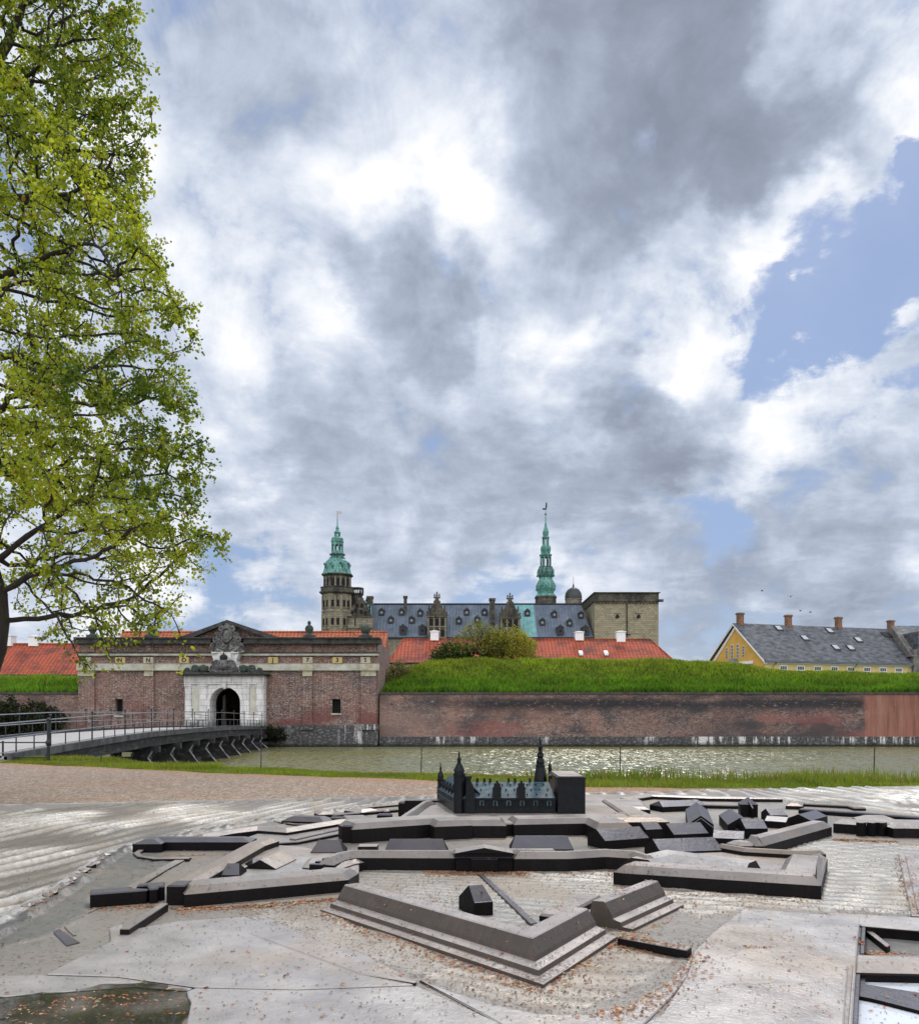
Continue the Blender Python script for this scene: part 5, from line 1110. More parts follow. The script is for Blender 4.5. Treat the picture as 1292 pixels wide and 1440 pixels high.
# -- smooth plates in the foreground
def plate(px, h, name='land_plate', c=.004, mat=None): return block(tp(px, h), h, c, name=name, mat=mat or M_PLATE)
plate([(1046, 1277), (1130, 1284), (1209, 1288), (1205, 1330), (1198, 1440), (1190, 1600), (600, 1700), (740, 1600), (905, 1440), (930, 1425), (965, 1372), (975, 1338), (1000, 1312)], .012)
plate([(1043, 1333), (1118, 1335), (1192, 1358), (1186, 1440), (1180, 1590), (760, 1590), (912, 1440)], .019)
plate([(1186.5, 1358), (1200.5, 1358), (1194, 1440), (1190, 1590), (1180, 1590), (1181, 1440)], .014, 'road_strip', mat=M_BR)
plate([(345, 1289), (430, 1316), (500, 1345), (585, 1384), (420, 1390), (275, 1387), (165, 1372), (66, 1369), (155, 1324), (158, 1312), (250, 1295)], .012)
plate([(-160, 1375), (0, 1372), (64, 1370), (165, 1374), (272, 1389), (262, 1392), (190, 1386), (0, 1401), (-120, 1411)], .006)
plate([(275, 1389), (420, 1392), (586, 1386), (700, 1437), (790, 1500), (700, 1600), (270, 1600), (256, 1470), (268, 1410), (262, 1394)], .008)
plate([(350, 1312), (420, 1310), (585, 1383), (504, 1368)], .016)
plate([(1160, 1283), (1212, 1286), (1292, 1290), (1400, 1296), (1400, 1320), (1292, 1308), (1211, 1301)], .010, 'causeway')
plate([(1204, 1343), (1292, 1346), (1420, 1350), (1420, 1372), (1292, 1368), (1203, 1366)], .012, 'causeway')
plate([(1262, 1200), (1300, 1200), (1400, 1204), (1400, 1290), (1281, 1287)], .012)
plate([(1272, 1204), (1300, 1204), (1400, 1208), (1400, 1281), (1290, 1283)], .018)
plate([(671, 1228), (679, 1228), (756, 1297), (745, 1299)], .008, 'road_strip', mat=M_BRD)
block(tp([(1212, 1308), (1216, 1304), (1251, 1332), (1246, 1335)], -.02), -.012, .002, z0=-.09, name='lock_gate', mat=M_BR)
band([(-60, 1600), (600, 1600)], .2, .01, .004, name='land_plate') if False else None
# curved shore strip behind the front moat
plate([(590, 1378), (640, 1396), (700, 1414), (762, 1426), (830, 1426), (884, 1413), (930, 1388), (972, 1345), (985, 1350), (945, 1400), (905, 1440), (860, 1475), (800, 1500), (700, 1437)], .007, 'shore_strip')
plate([(352, 1290), (372, 1288), (430, 1312), (510, 1340), (586, 1380), (560, 1384), (500, 1356), (420, 1325)], .010, 'shore_strip')
# -- left lower details
def curb(px, w, h, name='low_wall', mat=None): 
    p = tp(px, h); return block(p + offset_line(p, w)[::-1], h, .003, name=name, mat=mat)
curb([(183, 1254), (236, 1222), (262, 1208), (270, 1205.5)], .055, .012, mat=M_BR)
curb([(268, 1205.5), (222, 1206), (202, 1203), (197, 1199), (203, 1194.5), (218, 1190)], .035, .02, mat=M_BR)
curb([(108, 1314), (92, 1299), (100, 1294), (140, 1276)], .012, .006)
plate([(70, 1306), (80, 1303), (113, 1324), (94, 1329)], .006, 'ramp', mat=M_BRD)
curb([(182, 1306), (237, 1270)], .035, .035, mat=M_BR)
plate([(155, 1305), (172, 1299), (178, 1312), (156, 1326)], .010, 'ramp')
# boulders along the shore
rb = []; sp = [(30, 1290), (75, 1262), (110, 1239), (140, 1214), (150, 1208)]
Ls = tp(sp, 0); seg_n = 34
for i in range(seg_n):
    t = i / seg_n * (len(Ls)-1); k = int(t); u = t - k; x = lerp(Ls[k][0], Ls[k+1][0], u); y = lerp(Ls[k][1], Ls[k+1][1], u)
    b = MB(); n = 6; a0 = random.uniform(0, 6); r_ = random.uniform(.026, .044); q = [(x + r_*random.uniform(.7, 1.1)*math.cos(a0 + 2*math.pi*j/n), y + 1.1*r_*random.uniform(.7, 1.1)*math.sin(a0 + 2*math.pi*j/n)) for j in range(n)]
    hh = random.uniform(.022, .042); cxr, cyr = x + random.uniform(-.008, .008), y + random.uniform(-.008, .008)
    b.loft([[(p[0], p[1], TZ - .01) for p in q], [(lerp(p[0], cxr, .25), lerp(p[1], cyr, .25), TZ + hh*random.uniform(.6, .9)) for p in q], [(lerp(p[0], cxr, .75), lerp(p[1], cyr, .75), TZ + hh) for p in q]]); b.build('boulder', M_BR, rel)

# -- left bastion
block(tp([(127, 1260.5), (206, 1256), (224, 1253), (232, 1247), (236, 1256), (236, 1262)], .05) + tp([(236, 1252), (206, 1250), (133, 1254)], .05)[0:0], .05, .006, name='outwork', mat=M_BRD) if False else None
band([(127, 1259), (206, 1253), (210, 1251.5)], .10, .062, .006, mat=M_BRD, name='outwork')
band([(211, 1252), (222, 1251), (224, 1248), (232, 1247.5)], .10, .066, .006, mat=M_BRD, name='outwork')
band([(234.5, 1247), (259, 1247.2)], .11, .088, .006, mat=M_BRD, name='flank_tower')
band([(259.5, 1258.5), (490, 1237.5), (505, 1228)], .20, .085, .030, .034)
band([(238, 1246), (290, 1218), (345, 1189), (367, 1182)], -.12, .085, .02, .03)       # left flank of the bastion, seen from inside
band([(262, 1246), (300, 1222), (372, 1186), (388, 1190)], -.07, .05, .015, .03, name='inner_bank')
plate([(262, 1244), (385, 1188), (420, 1190), (505, 1206), (505, 1226), (262, 1250)], .036, 'bastion_floor')
def gablepx(p0, p1, w, hw, hr, hip=0.0, name='bastion_shed', mat=None, base=.0, ridge_only=False):
    """long gabled block; p0,p1 = ridge ends in px (at the ridge height)"""
    a = Vector(T(*p0, base + hr)); c = Vector(T(*p1, base + hr)); return gable_m(a, c, w, hw, hr, hip, name, mat, base)
def gable_m(a, c, w, hw, hr, hip, name, mat, base, cut=0.0):
    a = Vector(a); c = Vector(c); d = (c - a).normalized(); n = Vector((-d.y, d.x)) * w / 2
    if hip < 0: e = d * 0; ai, ci = a, c
    e = d * abs(hip); z = TZ + base
    b = MB(); q = [a - n, c - n, c + n, a + n]; lo = [(p.x, p.y, z) for p in q]; mi = [(p.x, p.y, z + hw) for p in q]
    ra, rc = a + e, c - e
    b.face([lo[0], lo[1], mi[1], mi[0]]); b.face([lo[2], lo[3], mi[3], mi[2]]); b.face(lo[::-1])
    R0 = (ra.x, ra.y, z + hr); R1 = (rc.x, rc.y, z + hr)
    b.face([mi[0], mi[1], R1, R0]); b.face([mi[2], mi[3], R0, R1])
    b.face([lo[1], lo[2], mi[2], mi[1]]); b.face([lo[3], lo[0], mi[0], mi[3]]); b.face([mi[1], mi[2], R1]); b.face([mi[3], mi[0], R0])
    return b.build(name, mat or M_BRD, rel)
gablepx((315, 1214), (342, 1214), .15, .045, .09, .02, 'bastion_shed', M_BRD)
gablepx((366, 1209), (396, 1196), .17, .04, .085, .0, 'bastion_shed', M_BR)
gablepx((350, 1208), (374, 1206), .15, .04, .075, .02, 'bastion_shed', M_BRD)
# ramp with steps beside the left end of the curtain
block(tp([(425, 1215), (432, 1205), (455, 1200), (497, 1199), (560, 1201), (500, 1210), (470, 1220)], .06), .062, .02, .03, name='bastion_floor')
for k, (x, y) in enumerate(((462, 1206), (452, 1210), (444, 1214))): curb([(x - 9, y + 1.0), (x + 10, y + 2.0)], .03, .075, 'gun_platform', M_BRD)
# -- upper left ridge walls
band([(227, 1187), (232, 1184.5), (352, 1184.5)], .17, .072, .02, .06, mat=M_BRD)
band([(285, 1180), (330, 1172), (362, 1168), (404, 1171), (500, 1155)], .14, .06, .02, .06)
block(tp([(330, 1184), (362, 1173), (408, 1174), (480, 1162), (500, 1168), (420, 1184), (388, 1186)], .018), .022, .006, name='bastion_floor')
band([(416, 1181), (482, 1166)], .05, .032, .006, mat=M_BR, name='low_wall')
band([(396, 1154.5), (456, 1156.5)], .20, .055, .03, .06, mat=M_BRD)
curb([(458, 1159), (415, 1158), (392, 1154.5), (388, 1152), (400, 1149)], .03, .014, mat=M_BR)
# -- central curtain, gatehouse and second line
band([(470, 1217), (486, 1209.5), (500, 1206.5), (640, 1207)], .09, .10, .034, .034)
band([(722, 1208), (800, 1208), (852, 1205), (884, 1207), (905, 1214)], .09, .10, .034, .034)
# model gatehouse
Yg = T(680, 1226, 0)[1]; xg0, xg1 = XA(640.5, Yg), XA(721, Yg); b = MB(); zt = .098
b.prism([(xg0, Yg), (xg1, Yg), (xg1, Yg + .12), (xg0, Yg + .12)], TZ, TZ + zt); mg = b.build('model_gatehouse', M_BRD, rel)
b = MB(); xm = (xg0 + xg1)/2; b.loft([[(xm - .16, Yg - .008, TZ + zt), (xm + .16, Yg - .008, TZ + zt), (xm, Yg - .008, TZ + zt + .03)], [(xm - .16, Yg + .12, TZ + zt), (xm + .16, Yg + .12, TZ + zt), (xm, Yg + .12, TZ + zt + .03)]]); b.build('model_pediment', M_BR, mg)
b = MB(); b.box(xg0 - .005, xg1 + .005, Yg - .012, Yg - .001, TZ + zt - .03, TZ + zt - .02); b.box(xm - .07, xm + .07, Yg - .02, Yg - .001, TZ, TZ + .07); b.build('model_portal', M_BRD, mg)
block([(xg0 - .02, Yg + .121), (xg1 + .25, Yg + .121), (xg1 + .25, Yg + .2), (xg0 - .02, Yg + .2)], .095, .02, .02)
# second line
band([(481, 1162.5), (495, 1162.7)], .09, .115, .01, mat=M_BRD, name='flank_tower')
band([(495.5, 1167), (604, 1159.5), (611, 1163)], .26, .125, .036, .036)
band([(619, 1161.5), (712, 1161.5)], .26, .118, .036, .036)
band([(722.5, 1160), (822, 1158), (837, 1166)], .26, .118, .036, .036)
band([(837, 1159), (846, 1156.5), (941, 1156)], .30, .10, .026, .05)
# high ground on which the castle stands
block(tp([(560, 1158), (622, 1122), (840, 1121), (880, 1130), (930, 1152), (840, 1155), (716, 1158), (612, 1159)], .085), .088, .01, name='castle_ground', mat=M_BR)
band([(556, 1155), (590, 1132), (600, 1130)], -.09, .12, .03, .03)
band([(846, 1126), (882, 1150)], .05, .11, .015, .02); band([(862, 1146), (905, 1147)], .05, .11, .015, .02)
band([(560, 1130), (568, 1130)], .12, .13, .01, mat=M_BRD, name='flank_tower'); band([(569, 1126), (618, 1126)], .06, .11, .01, mat=M_BR)
band([(530, 1147), (551, 1147)], .07, .06, .01, mat=M_BRD, name='flank_tower'); b = MB(); q = T(544, 1144, .05); b.ball((q[0], q[1], TZ + .055), .028, 10); b.build('model_dome', M_PLATE, rel, smooth=True)
band([(448, 1146), (470, 1145)], .25, .045, .02, .04); band([(484, 1140), (508, 1143)], .2, .045, .02, .05); band([(464, 1151), (482, 1151)], .08, .04, .006, mat=M_BRD, name='flank_tower')
band([(488, 1155), (520, 1154)], .3, .022, .01); band([(470, 1147), (560, 1139)], .04, .03, .01); band([(505, 1137), (560, 1132)], .03, .02, .006)
gablepx((536, 1153.5), (560, 1153.5), .12, .05, .07, .02, 'barrack', M_BRD)
# long barracks between the lines
gablepx((440, 1181), (486, 1181), .16, .04, .10, .035, 'barrack', M_BRD); gablepx((541, 1179.5), (630, 1179.5), .16, .035, .105, .03, 'barrack', M_BRD); gablepx((717, 1175), (804, 1175), .16, .035, .105, .03, 'barrack', M_BRD)
b = MB(); q = T(503, 1191, .06); q2 = T(530, 1191, .06); b.box(q[0], q2[0], q[1], q[1] + .1, TZ, TZ + .062); b.build('barrack', M_PLATE, rel)
# -- houses to the right of the castle
hs = [((838, 1166), (899, 1162), .20, .055, .115, 0), ((900, 1156), (923, 1155), .14, .10, .14, 0), ((936, 1158), (984, 1156), .20, .055, .115, 0), ((917, 1180), (1003, 1177), .22, .045, .105, 0),
      ((1003, 1167), (1046, 1169), .16, .05, .09, 0), ((979, 1128), (985, 1147), .17, .07, .13, 0), ((985, 1150), (985, 1151), .16, .07, .13, 0), ((1026, 1137), (1040, 1150), .16, .07, .12, 0), ((1041, 1152), (1072, 1152), .19, .07, .12, .0),
      ((1052, 1127), (1054, 1127), .17, .08, .125, .0), ((1076, 1137), (1100, 1137), .20, .06, .10, .0), ((1078, 1147), (1108, 1149), .14, .05, .08, 0), ((1122, 1145), (1146, 1139), .18, .05, .09, 0), ((1042, 1160), (1052, 1162), .1, .04, .07, 0)]
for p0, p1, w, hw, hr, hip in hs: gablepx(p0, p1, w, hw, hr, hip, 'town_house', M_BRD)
b = MB(); q = T(1054, 1133, .09)
b.lathe([(.095, 0), (.095, .095), (.10, .10), (.0, .155)], (q[0], q[1] + .05, TZ), 4, .6); b.build('town_house', M_BRD, rel)
q = T(983, 1140, .1)
# long back ranges
gablepx((922, 1126.5), (984, 1124), .20, .045, .085, .03, 'barrack', M_BRD)
band([(890, 1124), (918, 1120), (1000, 1123), (1100, 1124)], .14, .04, .012, .03); band([(990, 1133), (1030, 1134), (1044, 1134)], .08, .03, .006, mat=M_BRD)
band([(824, 1131), (858, 1131), (862, 1138)], .3, .06, .02, .04); band([(863, 1134), (884, 1133)], .2, .05, .02, .03)
band([(1104, 1133), (1128, 1134)], .3, .05, .02, .04, mat=M_BR); band([(1122, 1139), (1200, 1144), (1292, 1151), (1380, 1158)], .08, .04, .01, mat=M_BRD, name='low_wall'); band([(1128, 1131), (1190, 1134), (1200, 1137)], .1, .03, .01, mat=M_BR)
band([(1216, 1157), (1272, 1158)], .30, .075, .03, .07, mat=M_BR, name='barrack')
# right rampart: sloping flank, dark retired flank and the next bastion
band([(1061, 1190), (1073, 1190), (1169, 1163)], .15, .10, .04, .04)
band([(1171, 1158), (1215, 1161), (1256, 1163)], .20, .085, .02, .03)
band([(1255, 1165), (1275, 1165), (1400, 1168)], .35, .09, .025, .06)
for x in (1203, 1218, 1232): curb([(x, 1156), (x + 9, 1157)], .05, .095, 'gun_platform')
band([(1020, 1186), (1040, 1190), (1064, 1190)], .12, .075, .02, .03)
# -- right bastion
band([(862, 1226.5), (874, 1228), (1154, 1246), (1162, 1212)], .20, .095, .035, .038)
o = T(1154, 1246, .065)
band([(1154, 1212), (1158, 1206), (1150, 1196)][0:0] or [(1015, 1190), (1050, 1196), (1120, 1200), (1152, 1199)], -.06, .075, .02, .02)
block([T(1150, 1243, .065), T(1163, 1208, .065), T(1158, 1198, .09), T(1137, 1198, .09), T(1127, 1226, .09)], .0945, .028, .045)
block(tp([(868, 1220), (935, 1205), (960, 1196), (1010, 1190), (1135, 1200), (1125, 1232), (1000, 1232)], .05), .034, .008, name='bastion_floor', mat=M_BR)
gb = MB()
def mound(px, hs_, w, name='cavalier'):
    p = tp(px, hs_); off = offset_line(p, w); b = MB(); mid = offset_line(p, w*.5); z = TZ + .03
    top1 = offset_line(p, w*.3); top2 = offset_line(p, w*.7)
    b.loft([[(a[0], a[1], z), (t1[0], t1[1], TZ + hs_), (t2[0], t2[1], TZ + hs_), (c[0], c[1], z)] for a, t1, t2, c in zip(p, top1, top2, off)]); b.build(name, M_PLATE, rel, smooth=False)
mound([(930, 1212), (955, 1206), (1000, 1212), (1045, 1217)], .085, .26)
# -- front ravelin with stepped glacis
def stepped(px_low, w_steps, heights, name='ravelin', back=.16, lip=None):
    """px_low: foot line in px; a stack of stepped, battered tiers"""
    p = tp(px_low, 0); b = MB(); prof = []
    off = 0.0; prof.append((0, -.005))
    for (dw, hh) in w_steps: off += dw; prof.append((off, hh))
    prof.append((off + back, heights)); prof.append((off + back + .02, -.005))
    lines = [offset_line(p, o_) for o_, _ in prof]
    b.loft([[(lines[j][i][0], lines[j][i][1], TZ + prof[j][1]) for j in range(len(prof))] for i in range(len(p))]); return b.build(name, M_RAV, rel)
M_RAV = bronze('ravelin_bronze', (.42, .375, .355), (.095, .080, .070), .36, .42, spots=False, up0=.62)
TI = [(.0, .012), (.045, .014), (.004, .030), (.022, .036), (.012, .040), (.004, .055), (.030, .098), (.006, .102)]
stepped([(451, 1283), (764, 1390), (868, 1321)], TI, .100, back=.065)
stepped([(889, 1311), (961, 1276)], TI, .098, back=.05)
curb([(868, 1318), (965, 1336), (972, 1331)], .03, .03, 'low_wall', M_BR)
band([(790, 1292), (846, 1262)], .1, .03, .01)
# small guard house in front of the gate
q0 = T(645, 1262, .05); q1 = T(667, 1270, .055); q2 = T(693, 1268, .055)
a = Vector(q0); c = Vector(q1); e = Vector(q2)
b = MB(); v1 = (c - a); v2 = (e - c); P4 = [a, c, e, a + v2]
lo = [(p.x, p.y, TZ - .002) for p in P4]; mi = [(p.x, p.y, TZ + .055) for p in P4]; r0 = (P4[0] + P4[1])/2 + v2*.12 ; r1 = (P4[2] + P4[3])/2 - v2*.12
b.loft([lo, mi]); b.face([mi[1], mi[2], (r1.x, r1.y, TZ+.115), (r0.x, r0.y, TZ+.115)]); b.face([mi[3], mi[0], (r0.x, r0.y, TZ+.115), (r1.x, r1.y, TZ+.115)]); b.face([mi[0], mi[1], (r0.x, r0.y, TZ+.115)]); b.face([mi[2], mi[3], (r1.x, r1.y, TZ+.115)]); b.build('guard_house', M_BRD, rel)

# -- the small bronze castle
mc = None
FZ = TZ + .085; Yf = 6.34; sc = 189.0      # px per metre there
def mx(x, Y=Yf): return (x - CX)/F*Y
def mz(y, Y=Yf): return EYE - (y - HY)/F*Y
b = MB(); xw0, xw1 = mx(640), mx(781); zev = mz(1122.5); zrg = mz(1099.5, 6.55)
b.box(xw0, xw1, Yf + .02, 6.72, FZ - .01, zev); b.box(xw0 - .004, xw1, Yf + .008, Yf + .02, zev - .012, zev); b.box(xw0, xw1, Yf + .012, Yf + .0199, mz(1136), mz(1135)); mcast = b.build('miniature_castle', M_CAST, rel)
b = MB(); b.loft([[(xw0, Yf + .005, zev + .001), (xw0, 6.72, zev + .001), (xw0, 6.55, zrg)], [(xw1 - .002, Yf + .005, zev + .001), (xw1 - .002, 6.72, zev + .001), (xw1 - .03, 6.55, zrg)]]); b.build('miniature_roof', M_BLUE, mcast)
for r, (yy, n_, off) in enumerate(((1104, 9, 0), (1111, 9, .5), (1118, 8, .2))):
    s = (1122.5 - yy) / 23.0
    for k in range(n_):
        px = lerp(672, 772, (k + off*.8) / (n_ - .6))
        if 688 < px < 698 or 728 < px < 738: continue
        x = mx(px); Y = lerp(Yf + .005, 6.55, s); z = lerp(zev, zrg, s); b = MB(); b.box(x - .004, x + .004, Y - .008, Y + .012, z - .002, z + .009); b.build('miniature_dormer', M_CAST, mcast)
for i in range(12):
    b = MB(); x = mx(lerp(668, 772, i/11)); b.box(x - .016, x - .009, Yf + .008, Yf + .0199, mz(1133.5), mz(1127)); b.box(x + .009, x + .016, Yf + .008, Yf + .0199, mz(1133.5), mz(1127)); b.box(x - .0165, x + .0165, Yf + .006, Yf + .0199, mz(1127), mz(1126.2)); b.build('window_frame', M_BLUE if i % 2 else M_CAST, mcast)
for px in (671, 681, 689, 715, 724, 745): 
    b = MB(); x = mx(px, 6.55); b.box(x - .009, x + .009, 6.545, 6.56, zrg - .01, zrg + .028); b.build('miniature_chimney', M_CAST, mcast)
for px, w in ((699, 11), (733, 11)):
    x = mx(px); w_ = w/sc; b = MB(); b.box(x - w_/2, x + w_/2, Yf - .004, Yf + .12, zev - .01, mz(1110)); b.slabxz([(x - w_/2 - .008, mz(1110)), (x + w_/2 + .008, mz(1110)), (x + w_*.36, mz(1105)), (x + w_*.18, mz(1102)), (x + w_*.1, mz(1098)), (x - w_*.1, mz(1098)), (x - w_*.18, mz(1102)), (x - w_*.36, mz(1105))], Yf - .006, Yf + .03)
    for q in (-.3, 0, .3): b.lathe([(.006, 0), (.009, .008), (.002, .022)], (x + q*w_, Yf + .01, mz(1105) + (.02 if q == 0 else 0)), 6)
    b.build('miniature_gable', M_CAST, mcast)
# left wing running away behind the tower
p0 = (mx(640), Yf + .02); p1 = (XA(614.5, 7.25), 7.25); zw = mz(1123); d = Vector((p1[0]-p0[0], p1[1]-p0[1])).normalized(); nr = Vector((d.y, -d.x)) * .22
q = [p0, p1, (p1[0] + nr.x, p1[1] + nr.y), (p0[0] + nr.x, p0[1] + nr.y)]
b = MB(); b.prism(q, FZ - .01, zw)
for zz_ in (mz(1131), mz(1123)): b.tube((p0[0] - .004, p0[1], zz_), (p1[0] - .004, p1[1], zz_), .005, .005, 4)
b.build('miniature_wing', M_CAST, mcast)
rm0 = ((q[0][0] + q[3][0])/2, (q[0][1] + q[3][1])/2); rm1 = ((q[1][0] + q[2][0])/2, (q[1][1] + q[2][1])/2)
b = MB(); zr_ = zw + .11; b.face([(q[0][0], q[0][1], zw+.001), (q[1][0], q[1][1], zw+.001), (rm1[0], rm1[1], zr_), (rm0[0], rm0[1], zr_)]); b.face([(q[2][0], q[2][1], zw+.001), (q[3][0], q[3][1], zw+.001), (rm0[0], rm0[1], zr_), (rm1[0], rm1[1], zr_)]); b.face([(q[1][0], q[1][1], zw+.001), (q[2][0], q[2][1], zw+.001), (rm1[0], rm1[1], zr_)]); b.build('miniature_roof', M_BLUE, mcast)
for k in range(6):
    t = (k + .7) / 6.5; x = lerp(p0[0], p1[0], t) + nr.x*.12; y = lerp(p0[1], p1[1], t) + nr.y*.12; b = MB(); b.box(x - .02, x + .02, y - .025, y + .025, zw, zw + .045); b.lathe([(.02, 0), (.006, .02), (.010, .03), (.001, .045)], (x, y, zw + .045), 6); b.build('miniature_gable', M_CAST, mcast)
for k in range(9):
    t = (k + .5) / 9.5; x = lerp(p0[0], p1[0], t); y = lerp(p0[1], p1[1], t); b = MB(); b.tube((x - .003, y, mz(1133)), (x - .003, y, mz(1125)), .004, .004, 4); b.build('window_frame', M_BLUE, mcast)
# towers
def small_tower(px, Y, ytop, yshoulder, rbase, kr, seg=8, nm='miniature_tower', yb=1140):
    x = mx(px, Y); k = Y/F; zt_, zs_ = mz(ytop, Y), mz(yshoulder, Y); b = MB()
    b.lathe([(rbase*k, FZ - .01 - zs_), (rbase*k, -.035), (rbase*1.14*k, -.03), (rbase*1.14*k, -.018), (rbase*.92*k, -.017), (rbase*.90*k, 0)], (x, Y, zs_), seg, math.pi/8); b.build(nm, M_CAST, mcast)
    H = zt_ - zs_; b = MB(); b.lathe([(rbase*1.06*k, 0), (rbase*1.02*k, H*.05), (rbase*.72*k, H*.20), (rbase*.50*k, H*.34), (rbase*.34*k, H*.37), (rbase*.34*k, H*.55), (rbase*.42*k, H*.57), (rbase*.28*k, H*.64), (rbase*.16*k, H*.67), (rbase*.16*k, H*.76), (rbase*.22*k, H*.78), (rbase*.10*k, H*.88), (rbase*.03*k, H)], (x, Y, zs_), seg, math.pi/8); b.build('miniature_spire', M_CAST, mcast)
small_tower(645.5, 6.38, 1055, 1084.5, 8.2, 1)
small_tower(619.5, 7.2, 1071, 1092, 4.6, 1)
small_tower(773, 6.95, 1067.5, 1077, 2.6, 1)
b = MB(); x = mx(657); b.lathe([(.028, 0), (.028, mz(1096) - FZ), (.034, mz(1095.5) - FZ), (.034, mz(1092) - FZ)], (x, Yf + .06, FZ), 8); b.slabxz([(mx(655), mz(1122)), (mx(667), mz(1122)), (mx(667), mz(1110)), (mx(664), mz(1103)), (mx(661), mz(1098)), (mx(656), mz(1098))], Yf + .0, Yf + .12); b.box(mx(655), mx(667.5), Yf - .005, Yf + .1, FZ, mz(1122)); b.build('stair_tower', M_CAST, mcast)
def spire_m():
    Y = 6.62; x = mx(759.5, Y); b = MB(); k = Y/F; zb_ = mz(1097, Y); b.lathe([(10*k, FZ - zb_), (9.6*k, .0), (6.6*k, .10), (6.8*k, .115), (6.2*k, .118)], (x, Y, zb_), 8, math.pi/8); b.build('miniature_tower', M_CAST, mcast)
    z0 = mz(1076, Y); b = MB(); H = mz(1033, Y) - z0
    b.lathe([(6.6*k, 0), (5.4*k, H*.03), (6.2*k, H*.10), (5.2*k, H*.19), (3.8*k, H*.23), (5.0*k, H*.30), (4.4*k, H*.37), (4.8*k, H*.39), (3.0*k, H*.40), (3.0*k, H*.50), (4.4*k, H*.52), (2.6*k, H*.545), (3.2*k, H*.60), (2.0*k, H*.65), (1.7*k, H*.72), (2.6*k, H*.735), (1.2*k, H*.75), (1.9*k, H*.80), (.8*k, H*.87), (.5*k, H*.9), (1.2*k, H*.92), (.4*k, H*.94), (.25*k, H)], (x, Y, z0), 8, math.pi/8); b.build('miniature_spire', M_CAST, mcast)
spire_m()
b = MB(); x0_, x1_ = mx(784), mx(822.5); b.box(x0_, x1_, Yf - .01, 6.95, FZ - .01, mz(1095)); b.box(x0_ - .006, x1_ + .006, Yf - .016, 6.956, mz(1095) + .0005, mz(1093)); b.build('square_keep', M_CAST, mcast)
b = MB(); b.box(x0_ + .01, x1_ - .01, Yf + .01, 6.93, mz(1093) + .0005, mz(1093) + .006); b.build('keep_roof', M_PLATE, mcast)
b = MB(); b.ball((mx(777, 6.8), 6.8, mz(1092, 6.8)), .035, 12, .8); b.build('miniature_dome', M_PLATE, mcast, smooth=True)

# -- standing water on the model
wt = NT('pool_water', .03); wt.base((.030, .030, .020)); wp = simple('sky_white_water', (.74, .78, .84), .05, .1, 3, bump=.003); wt.set(IOR=1.33); wt.bump(wt.noise(wt.pos, 6, 3, .5), .004, .35)  # pool base near white: the sky reflection is painted into its colour
pq = []
for i_ in range(len(PUD)):
    a_, c_ = Vector(PUD[i_]), Vector(PUD[(i_+1) % len(PUD)]); k_ = max(1, int((c_ - a_).length / .02))
    for j_ in range(k_): q_ = a_.lerp(c_, j_/k_); t_ = len(pq); w_ = .018*math.sin(t_*.31) + .013*math.sin(t_*.83 + 1) + random.gauss(0, .003); n_ = Vector((-(c_ - a_).y, (c_ - a_).x)).normalized(); q_ = q_ + n_*w_; pq.append((q_.x, q_.y))
b = MB(); pp = ccw(pq); b.v = [(p[0], p[1], TZ + .0065) for p in pp]; b.f = [list(range(len(pp)))]; wt.l(wt.math('MULTIPLY', wt.rng(wt.noise(wt.pos, 2.6, 5, .6), .36, .60, .12, .85), 1.0), wt.b.inputs['Alpha']); pu = b.build('puddle', wt.m, None, loc=(0, 0, 0)); tag(pu, kind='structure')
b = MB(); pp = ccw(tp([(1203, 1362), (1420, 1368), (1420, 1620), (1194, 1620)], 0)); b.v = [(p[0], p[1], TZ - .024) for p in pp]; b.f = [list(range(len(pp)))]; pu = b.build('pool_water', wp, None, loc=(0, 0, 0)); tag(pu, kind='structure')
band([(1206, 1372), (1230, 1390), (1292, 1408), (1420, 1440)], .05, -.06, .01, hp=-.07, name='sunken_ledge') if False else None
for pa, zlo in (([(1211, 1303.5), (1292, 1310), (1420, 1321)], -.10), ([(1203, 1369), (1292, 1371), (1420, 1375)], -.07)):
    l_ = tp(pa, 0); b = MB(); b.prism(l_ + offset_line(l_, -.010)[::-1], TZ + zlo, TZ + .004); b.build('channel_wall', M_BRD, rel)
for pa, zlo in (([(1211.5, 1304), (1209, 1342)], -.10), ([(1203, 1370), (1199, 1430), (1190, 1600)], -.07)):
    l_ = tp(pa, 0); b = MB(); b.prism(l_ + offset_line(l_, .012)[::-1], TZ + zlo, TZ + .004); b.build('channel_wall', M_BRD, rel)
b = MB(); q = [T(x_, y_, -.012) for x_, y_ in ((1204, 1372), (1216, 1372), (1216, 1384), (1292, 1396), (1420, 1420), (1420, 1446), (1292, 1421), (1225, 1404), (1203, 1400))]
b.prism(q, TZ - .06, TZ - .012); b.build('sunken_ledge', M_BRD, rel)

